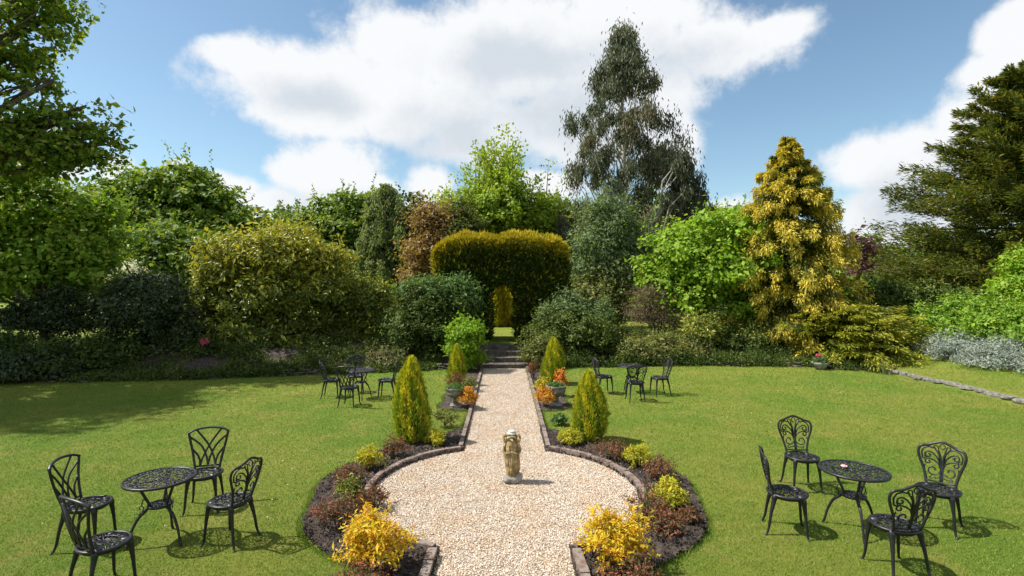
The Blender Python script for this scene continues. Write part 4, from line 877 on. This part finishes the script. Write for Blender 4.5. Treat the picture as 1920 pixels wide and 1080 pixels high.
def sword(label, x, y, z, n, h, seed, mat='blade', w=.012, group=None):
    root = empty('sword_plant', (x, y, z), label, 'plant', group); g = random.Random(seed); V_=[]; F_=[]
    for k in range(n):
        a = g.uniform(0, 6.28); lean = g.uniform(.05,.45); hh = h*g.uniform(.6,1.1); b = len(V_); sx, sy = -math.sin(a)*w, math.cos(a)*w
        for i in range(6):
            t = i/5; q = (1-t**2.2)*(1 if i else .6); px_, py_, pz_ = math.cos(a)*lean*hh*t**1.8+math.cos(a)*.02, math.sin(a)*lean*hh*t**1.8+math.sin(a)*.02, hh*t-lean*hh*.4*t**3
            V_ += [(px_-sx*q, py_-sy*q, pz_), (px_+sx*q, py_+sy*q, pz_)]
            if i: F_.append((b+2*i-2, b+2*i-1, b+2*i+1, b+2*i))
    mesh_np('leaves', np.array(V_), np.array(F_), 4, LM[mat], root, attrs={'rnd': np.random.default_rng(seed).random(len(F_)), 'age': np.zeros(len(F_))})
    mb = MB(); mb.tube([(0,0,-.03),(0,0,.03)], [.02,.012], 6); mb.build('root_crown', M['twig'], root)
x, y = gp(1212, 972); sword('tuft of long sword shaped leaves in the right flower bed', x, y, .04, 13, .42, 1)
for k, (x, y, lab) in enumerate(((7.35,17.75,'iris clump at the back lawn edge under the lime maple'), (7.0,17.85,'smaller iris clump left of its neighbour at the back lawn edge'), (2.6,17.75,'grassy tuft at the back edge near the far right chair'), (3.3,17.8,'grassy tuft at the back edge behind the far right table'), (-7.6,15.75,'pale tuft at the lawn edge below the large laurel'), (11.3,15.9,'small tuft where the stone row meets the juniper'))):
    sword(lab, x, y, .03, 16, .5 if k < 2 else .36, 10+k, w=.014, group='leaf tufts along the back border')
#@FURN
# ------------------------------------------------------------------ cast metal furniture
def spir(cx, cz, r0, r1, a0, a1, n=14):
    return [(cx+(r0+(r1-r0)*i/n)*math.cos(R(a0+(a1-a0)*i/n)), cz+(r0+(r1-r0)*i/n)*math.sin(R(a0+(a1-a0)*i/n))) for i in range(n+1)]
def backmap(x, z): return (x, -.165-(z-.43)*.22+.9*x*x-.02*math.sin((z-.43)*6), z)
def strip(mb, pts, r=.0075, flat=.8, n=None):
    P = spline([backmap(*p) for p in pts], n) if n else [backmap(*p) for p in pts]
    mb.tube(P, r, 6, flat)
def leg(a, b, knee, r=.019):
    """cabriole leg from under the seat a, out to a knee, down to the foot b"""
    a = Vector(a); b = Vector(b); out = Vector((b.x-a.x, b.y-a.y, 0)).normalized()
    P = [a-out*.05, a+out*.012-Vector((0,0,.01)), a+out*knee+Vector((0,0,-.06)), a.lerp(b,.45)+out*knee*.35, a.lerp(b,.78)-out*.004, b+Vector((0,0,.03))-out*.008, b+out*.012]
    mb = MB(); mb.tube(spline(P, 4), [r*q for q in np.interp(np.linspace(0,1,25), [0,.1,.25,.5,.8,.93,1], [1.7,2.0,1.55,.85,.62,.60,.95])], 7); return mb
def seat_mesh(mb, kind, r, z):
    mb.lathe([(r-.028,-.016),(r-.006,-.018),(r,-.008),(r-.002,.004),(r-.016,.010),(r-.028,.004)], (0,0,z), 36)
    # hollow the disc: replace the two caps by open work
    mb.f.pop(); mb.f.pop()
    n_ = 36; b = len(mb.v)-6*n_
    for k in range(n_): mb.f.append((b+5*n_+k, b+5*n_+(k+1)%n_, b+(k+1)%n_, b+k))
def seat(kind, r, z):
    mb = MB(); seat_mesh(mb, kind, r, z); T = lambda pts, w=.008: mb.tube([(x, y, z) for x, y in pts], w, 5, .55, nrm=(0,0,1))
    circ = lambda cx, cy, q, n=16: [(cx+q*math.cos(2*math.pi*i/n), cy+q*math.sin(2*math.pi*i/n)) for i in range(n+1)]
    k = r/.21
    if kind == 'lattice':
        for q in (.05, .115): T(circ(0, 0, q*k, 24), .0085)
        for i in range(16):
            a = i*math.pi/8; T([(math.cos(a)*.015, math.sin(a)*.015), (math.cos(a)*(r-.02), math.sin(a)*(r-.02))], .0065)
        for i in range(16):
            a = (i+.5)*math.pi/8; T([(math.cos(a)*.115*k, math.sin(a)*.115*k), (math.cos(a-.12)*(r-.02), math.sin(a-.12)*(r-.02))], .0055)
            T([(math.cos(a)*.115*k, math.sin(a)*.115*k), (math.cos(a+.12)*(r-.02), math.sin(a+.12)*(r-.02))], .0055)
    else:
        T(circ(0, 0, .03*k), .010); T(circ(0, 0, .012), .010)
        rings = [(.085*k, 7, .032*k)] + [((r-.02)-.036*k, 12, .034*k)] if r < .3 else [(.075, 6, .032), (.15, 11, .036), (.225, 17, .036), (.29, 24, .033)]
        if r < .3: rings = [(.082*k, 7, .034*k), (.152*k, 12, .036*k)]
        for j, (R0, m, q) in enumerate(rings):
            for i in range(m):
                a = 2*math.pi*(i+.5*(j % 2))/m; cx, cy = R0*math.cos(a), R0*math.sin(a); s = 1 if (i+j) % 2 else -1; d = math.degrees(a)
                T([(cx+x_, cy+y_) for x_, y_ in [( (q*1.05-(q*.75)*i2/11)*math.cos(R(d+90*s+s*i2*40)), (q*1.05-(q*.75)*i2/11)*math.sin(R(d+90*s+s*i2*40))) for i2 in range(12)]], .0075)
                a2 = a+math.pi/m; T([((R0-q)*math.cos(a2), (R0-q)*math.sin(a2)), (R0*math.cos(a2+.1*s), R0*math.sin(a2+.1*s)), ((R0+q)*math.cos(a2), (R0+q)*math.sin(a2))], .0075)
        T(circ(0, 0, r-.024, 36), .008)
    return mb
def make_chair(kind, label, group):
    root = empty('lattice_chair' if kind == 'lattice' else 'scroll_chair', (0,0,0), label, 'chair', group); iron = M['iron']; r = .212; z = .435
    seat(kind, r, z).build('seat', iron, root)
    for sx, sy in ((-1,-1),(1,-1),(-1,1),(1,1)):
        leg((sx*.125, sy*.125, z-.015), (sx*(.185 if sy > 0 else .18), sy*(.18 if sy > 0 else .225), 0), .028).build('leg', iron, root)
    mb = MB()
    mb.lathe([(r-.05,-.045),(r-.04,-.045),(r-.035,-.012),(r-.05,-.012)], (0,0,z), 28); mb.f.pop(); mb.f.pop(); mb.build('apron', iron, root)
    fr = MB(); sc = MB()
    if kind == 'lattice':
        for s in (-1, 1):
            strip(fr, [(s*.135,.43),(s*.15,.52),(s*.178,.66),(s*.205,.78),(s*.222,.875)], .015, .8, 5)
            for pts in (((-.085,.47),(-.055,.58),(.02,.73),(.14,.898)), ((.0,.47),(.025,.58),(.09,.71),(.215,.83)), ((.085,.47),(.092,.53),(.12,.60),(.178,.675))):
                strip(sc, [(s*x, q) for x, q in pts], .0120, .75, 5)
        strip(fr, [(-.228,.868),(-.15,.903),(0,.918),(.15,.903),(.228,.868)], .017, .8, 6)
        strip(fr, [(-.135,.47),(0,.465),(.135,.47)], .013, .8, 6)
    else:
        strip(fr, [(-.13,.43),(-.14,.50),(-.165,.60),(-.20,.70),(-.215,.775),(-.195,.835),(-.13,.855),(-.075,.88),(0,.905),(.075,.88),(.13,.855),(.195,.835),(.215,.775),(.20,.70),(.165,.60),(.14,.50),(.13,.43)], .0145, .85, 5)
        strip(fr, [(-.135,.472),(0,.462),(.135,.472)], .012, .8, 6)
        for s in (-1, 1):
            c = lambda L_: [(s*x, q) for x, q in L_]
            strip(sc, c([(.008,.465),(.010,.60),(.010,.70),(.02,.76),(.045,.80)]), .0095, .8, 5)
            strip(sc, c([(.006,.55)]+spir(.078,.585,.062,.016,200,560)), .0088)
            strip(sc, c([(.008,.60),(.03,.66),(.07,.69)]+spir(.125,.672,.034,.010,120,-260,10)), .0088)
            strip(sc, c([(.010,.64),(.04,.72),(.08,.765)]+spir(.125,.745,.040,.010,110,-280,10)), .0088)
            strip(sc, c([(.012,.68),(.03,.765),(.07,.825),(.12,.835),(.165,.815),(.185,.77),(.178,.72)]+spir(.158,.715,.020,.008,0,-300,8)), .0088, n=None)
            strip(sc, c([(.02,.76),(.03,.80)]+spir(.062,.838,.026,.008,200,-100,8)), .007)
            strip(sc, c([(.0,.885),(.022,.865),(.022,.84),(.0,.82)]), .007, .8, 4)
            strip(sc, c([(.0,.53),(.03,.505),(.06,.50)]+spir(.09,.507,.02,.007,200,480,7)), .0075)
            strip(sc, c([(.15,.55),(.155,.60),(.15,.64)]), .007, .8, 4)
    fr.build('back_frame', iron, root); sc.build('back_scrollwork' if kind != 'lattice' else 'back_lattice', iron, root)
    return root
def make_table(label, group):
    root = empty('bistro_table', (0,0,0), label, 'table', group); iron = M['iron']
    seat('scroll', .345, .675).build('tabletop', iron, root)
    for k in range(3):
        a = R(100+120*k); c, s = math.cos(a), math.sin(a); q = lambda r_, z_: Vector((c*r_, s*r_, z_))
        mb = MB(); P = spline([q(.225,.668), q(.19,.62), q(.135,.50), q(.095,.405), q(.135,.355), q(.20,.29), q(.255,.17), q(.285,.05), q(.305,.0)], 4)
        mb.tube(P, [.016*float(f) for f in np.interp(np.linspace(0,1,len(P)), [0,.35,.5,.8,1], [1.0,.9,1.1,.75,.95])], 7); mb.build('leg', iron, root)
        mb = MB(); mb.tube([q(.135,.50), q(.16,.46), q(.165,.42), q(.145,.395), q(.16,.35), q(.19,.335)], .006, 5); mb.tube([q(.165,.42), q(.185,.41), q(.18,.385), q(.168,.392)], .005, 5); mb.build('bracket', iron, root)
    seat('scroll', .125, .40).build('shelf', iron, root)
    mb = MB()
    for k in range(3):
        a = R(100+120*k); mb.tube([(0,0,.652), (math.cos(a)*.30, math.sin(a)*.30, .655)], .009, 5)
    mb.build('top_brace', iron, root); return root
CH = {}
def place(kind, x, y, face, label, group):
    if kind not in CH: o = CH[kind] = make_chair(kind, label, group)
    else: o = copy_tree(CH[kind])
    o.location = (x, y, 0); o.rotation_euler = (0, 0, math.atan2(-face[0], face[1])); o['label'] = label; o['group'] = group; return o
gA_, gB_, gC_, gD_ = 'chairs of the near left table', 'chairs of the near right table', 'chairs of the far left table', 'chairs of the far right table'
place('lattice', -4.37, 5.60, (1,.12), 'lattice backed black chair on the outer left of the near left table', gA_)
place('lattice', -3.58, 4.77, (.5,1), 'lattice backed black chair nearest the viewer, cut by the bottom edge at the left', gA_)
place('lattice', -3.66, 6.50, (.3,-1), 'lattice backed black chair on the far side of the near left table', gA_)
place('scroll', -2.93, 5.69, (-1,.3), 'scroll backed black chair on the right side of the near left table', gA_)
place('scroll', 3.97, 7.12, (-.10,-1), 'scroll backed black chair on the far side of the near right table', gB_)
place('scroll', 3.13, 5.91, (1,-.35), 'scroll backed black chair on the left side of the near right table', gB_)
place('scroll', 4.86, 5.98, (-.75,-.68), 'scroll backed black chair on the outer right of the near right table, facing the viewer', gB_)
place('scroll', 3.75, 5.13, (-.03,1), 'scroll backed black chair nearest the viewer at the right, its back turned', gB_)
place('lattice', -3.46, 11.9, (.1,1), 'lattice backed chair with its back turned at the far left table', gC_)
place('scroll', -4.14, 12.8, (1,.1), 'black chair on the left side of the far left table', gC_)
place('scroll', -2.81, 12.75, (-1,0), 'black chair on the right side of the far left table, seen from its side', gC_)
place('scroll', -3.72, 13.35, (.3,-1), 'black chair behind the far left table, mostly hidden', gC_)
place('scroll', 2.47, 13.26, (1,.2), 'black chair on the left side of the far right table', gD_)
place('scroll', 3.05, 12.45, (0,1), 'scroll backed chair with its back turned at the far right table', gD_)
place('scroll', 3.80, 13.07, (-1,-.2), 'greyish black chair on the right side of the far right table, in full sun', gD_)
tb = make_table('black openwork round table in the near left group on the lawn', 'openwork round tables')
tb.location = (-3.66, 5.67, 0)
for x, y, rz, lab in ((3.87, 5.91, 35, 'black openwork round table in the near right group, with a pink object on top'), (-3.41, 12.66, 70, 'black openwork round table in the far left group'), (3.16, 13.35, 10, 'black openwork round table in the far right group, half behind a chair')):
    c = copy_tree(tb); c.location = (x, y, 0); c.rotation_euler.z = R(rz); c['label'] = lab
mb = MB(); mb.lathe([(.02,0),(.03,.006),(.034,.016),(.03,.018),(.022,.010),(.004,.009)], (0,0,0), 16)
mb.ell((.006,.004,.017), (.016,.014,.008)); mb.ell((-.012,-.004,.016), (.012,.012,.007))
o = mb.build('trinket_dish', LM['pink'] if False else noisy('pale_pink', [(.55,.28,.33),(.75,.5,.52)], 30, .5, 0)); o.location = (3.80, 5.97, .686)
tag(o, 'small pale pink object lying on the near right table', 'dish')

# ------------------------------------------------------------------ urns
def urn(x, y, label, s=1.0):
    root = empty('stone_urn', (x, y, .02), label, 'urn', 'stone urns flanking the path'); root.scale = (s, s, s); st = M['urnstone']
    ro = lambda a, z: 1+.05*mnoise.noise(Vector((math.cos(a)*3, math.sin(a)*3, z*14)))+.03*math.sin(a*12)*(1 if z > .25 else 0)
    mb = MB(); mb.lathe([(.085,.20),(.13,.225),(.185,.265),(.208,.32),(.205,.36),(.222,.385),(.224,.42),(.212,.435),(.19,.432),(.18,.39),(.12,.375)], (0,0,0), 32, ro); mb.build('bowl', st, root)
    mb = MB(); mb.lathe([(.105,.04),(.10,.065),(.075,.09),(.06,.13),(.058,.165),(.072,.19),(.095,.205)], (0,0,0), 24, ro); mb.build('stem', st, root)
    mb = MB(); mb.box((0,0,.02), (.125,.125,.03)); mb.build('plinth', M['stone'], root, smooth=False)
    return root
for k, (x, y, s, lab) in enumerate(((-1.07,11.72,1.0,'weathered stone urn on the left of the path'), (1.14,11.85,1.04,'weathered stone urn on the right of the path'))):
    urn(x, y, lab, s)
    root = empty('urn_plant', (x, y, .02+.40*s), ('low blue green plants filling the left urn','low blue green plants filling the right urn')[k], 'plant', 'plants in the stone urns')
    lv = Leaves(); blob_leaves(lv, [(x, y, .43*s+.02, .17, .17, .05)], 110, 26, .04, .035, .015, 600+k, inner=.3); lv.build('foliage', LM['blue'], root, (x, y, .02+.40*s))
    mb = MB(); g = random.Random(k)
    for q in range(8): limb(mb, (g.uniform(-.06,.06), g.uniform(-.06,.06), -.03), (g.uniform(-.12,.12), g.uniform(-.12,.12), .05), .004, .002, g, 3, .1, sides=4)
    mb.build('stems', M['twig'], root)
x, y = 1.35, 12.9
bedder('flowering_plant', 'plant with orange and red flowers behind the right urn', 'plant', x, y, .15, .52, leaf_mat('flame_leaf', (.55,.16,.03), (.62,.30,.06), (.60,.06,.10), .3), 70, .05, .03, 610, 'plants in the urn beds', per=22, age=clumpy(0), sprig=.3, stems=10)
# small bowl with pink flowers at the juniper
x, y = 10.0, 16.9; root = empty('flower_bowl', (x, y, .0), 'small stone bowl of pink flowers on the lawn edge before the juniper', 'planter')
mb = MB(); mb.lathe([(.10,0),(.13,.03),(.21,.14),(.25,.20),(.245,.235),(.21,.23),(.19,.19)], (0,0,0), 24, lambda a, z: 1+.06*math.sin(a*3+z*20)); mb.build('bowl', M['stone'], root)
lv = Leaves(); blob_leaves(lv, [(x, y, .25, .17,.17,.09)], 60, 26, .06, .06, .02, 620, sprig=.3); lv.build('foliage', LM['blue'], root, (x, y, 0))
lv = Leaves(); blob_leaves(lv, [(x-.06, y, .42, .06,.05,.09), (x+.09, y, .37, .05,.05,.05)], 16, 14, .035, .04, .032, 621); lv.build('flowers', LM['pink'], root, (x, y, 0))

# ------------------------------------------------------------------ the statue
root = empty('garden_statue', (.10, 7.33, .02), 'small weathered ochre stone figure group with a pale cap, standing in the gravel circle', 'statue')
mb = MB(); rock(mb, (0,0,.035), (.135,.115,.075), 5); rock(mb, (-.05,-.045,.045), (.075,.065,.055), 9); rock(mb, (.07,-.02,.06), (.075,.08,.09), 12); mb.build('rocky_base', M['stone'], root)
PR = [(.07,.088),(.12,.082),(.20,.086),(.30,.100),(.38,.112),(.46,.108),(.52,.100),(.56,.085),(.60,.05)]
zs = np.linspace(.06, .60, 56); nn = 96; V_ = []; F_ = []
for i, z in enumerate(zs):
    br = np.interp(z, [p[0] for p in PR], [p[1] for p in PR]); sway = .012*math.sin(z*9)
    for k in range(nn):
        a = 2*math.pi*k/nn; fig = abs(math.cos(1.5*(a+math.pi/2)))**.7                       # three bodies, one to the front
        fold = math.sin(a*17+z*7+1.5*math.sin(z*11))*.5+math.sin(a*29-z*9)*.3
        lo_ = np.interp(z, [0,.12,.34,.45,.6], [1,1,.8,.35,.25]); hip = .010*math.sin((z-.1)*14)*fig
        r_ = br*(.74+.30*fig)+hip+.0125*fold*lo_+.005*mnoise.noise(Vector((math.cos(a)*5, math.sin(a)*5, z*22)))
        V_.append((sway+r_*math.cos(a), r_*math.sin(a)*.92, z))
for i in range(len(zs)-1):
    for k in range(nn): k2 = (k+1) % nn; F_.append((i*nn+k, i*nn+k2, (i+1)*nn+k2, (i+1)*nn+k))
mb = MB(); mb.v = [Vector(v) for v in V_]; mb.f = F_+[tuple(range(nn))[::-1], tuple(len(V_)-nn+k for k in range(nn))]
def head(mb, c, yaw, tilt=.25, s=1.0):
    b = len(mb.v); f = Vector((math.sin(yaw), -math.cos(yaw), 0)); sd_ = Vector((math.cos(yaw), math.sin(yaw), 0)); C = Vector(c)
    mb.ell(c, (.026*s,.026*s,.033*s), 16, 12)
    for i in range(b, len(mb.v)):
        v = mb.v[i]-C; q = v.dot(f); l = v.dot(sd_); z = v.z/s
        if q > .012*s: q += .006*s*math.exp(-(l/.006/s)**2-((z+.002)/.010)**2); q -= .004*s*(math.exp(-((abs(l)-.010*s)/.005/s)**2-((z-.006)/.006)**2)); q -= .003*s*math.exp(-(l/.01/s)**2-((z+.014)/.003)**2)
        mb.v[i] = C+f*(q+z*s*-tilt)+sd_*l*(1-.15*(z < -.01))+Vector((0,0,v.z))
    mb.tube([C+Vector((0,0,-.055*s))+f*-.004, C+Vector((0,0,-.02*s))], [.017*s,.014*s], 10)
    hb_ = C+Vector((0,0,.010*s))-f*.006; b2 = len(mb.v); mb.ell(hb_, (.030*s,.030*s,.031*s), 14, 8)
    for i in range(b2, len(mb.v)):
        v = mb.v[i]-hb_
        if v.dot(f) > .012*s and v.z < .014*s: mb.v[i] -= f*(v.dot(f)-.010*s)
head(mb, (.004,-.075,.475), 0, .2, .95)                       # small child figure looking out in front
mb.tube(spline([(.004,-.068,.445),(.006,-.085,.40),(.004,-.088,.33),(.0,-.085,.24),(.004,-.08,.14)],4), [.018,.030,.031,.027,.025,.024,.024,.024,.024,.023,.022,.021,.02,.02,.018,.016,.014], 12)
for s in (-1, 1):
    head(mb, (s*.052,-.030,.612), s*.6, .3, 1.0)
    # arms raised to the cap, and arms hanging down at the side
    mb.tube(spline([(s*.078,-.03,.535),(s*.104,-.045,.575),(s*.108,-.04,.625),(s*.085,-.02,.655)],4), [.020,.019,.018,.017,.019,.017,.015,.014,.014,.014,.013,.012,.011], 10)
    rock(mb, (s*.098,-.03,.632), (.026,.026,.027), 30+s)
    mb.tube(spline([(s*.082,-.02,.53),(s*.112,-.03,.46),(s*.100,-.065,.41),(s*.045,-.098,.415),(s*.018,-.10,.43)],4), [.021,.021,.020,.019,.018,.018,.017,.017,.015,.014,.013,.013,.012,.012,.011,.010,.009], 10)
head(mb, (0,.05,.612), math.pi, .2, 1.0)
mb.tube(spline([(-.075,-.035,.585),(-.045,-.075,.62),(0,-.085,.635),(.045,-.075,.62),(.07,-.035,.585)],5), .012, 8)
mb.build('figures', M['statue'], root)
mb = MB(); mb.lathe([(.030,.625),(.045,.645),(.062,.652),(.066,.662),(.064,.668),(.050,.670),(.046,.682),(.048,.686),(.050,.690),(.045,.696),(.030,.702),(.010,.704)], (0,0,0), 28); mb.build('cap', M['white_stone'], root)
#@END
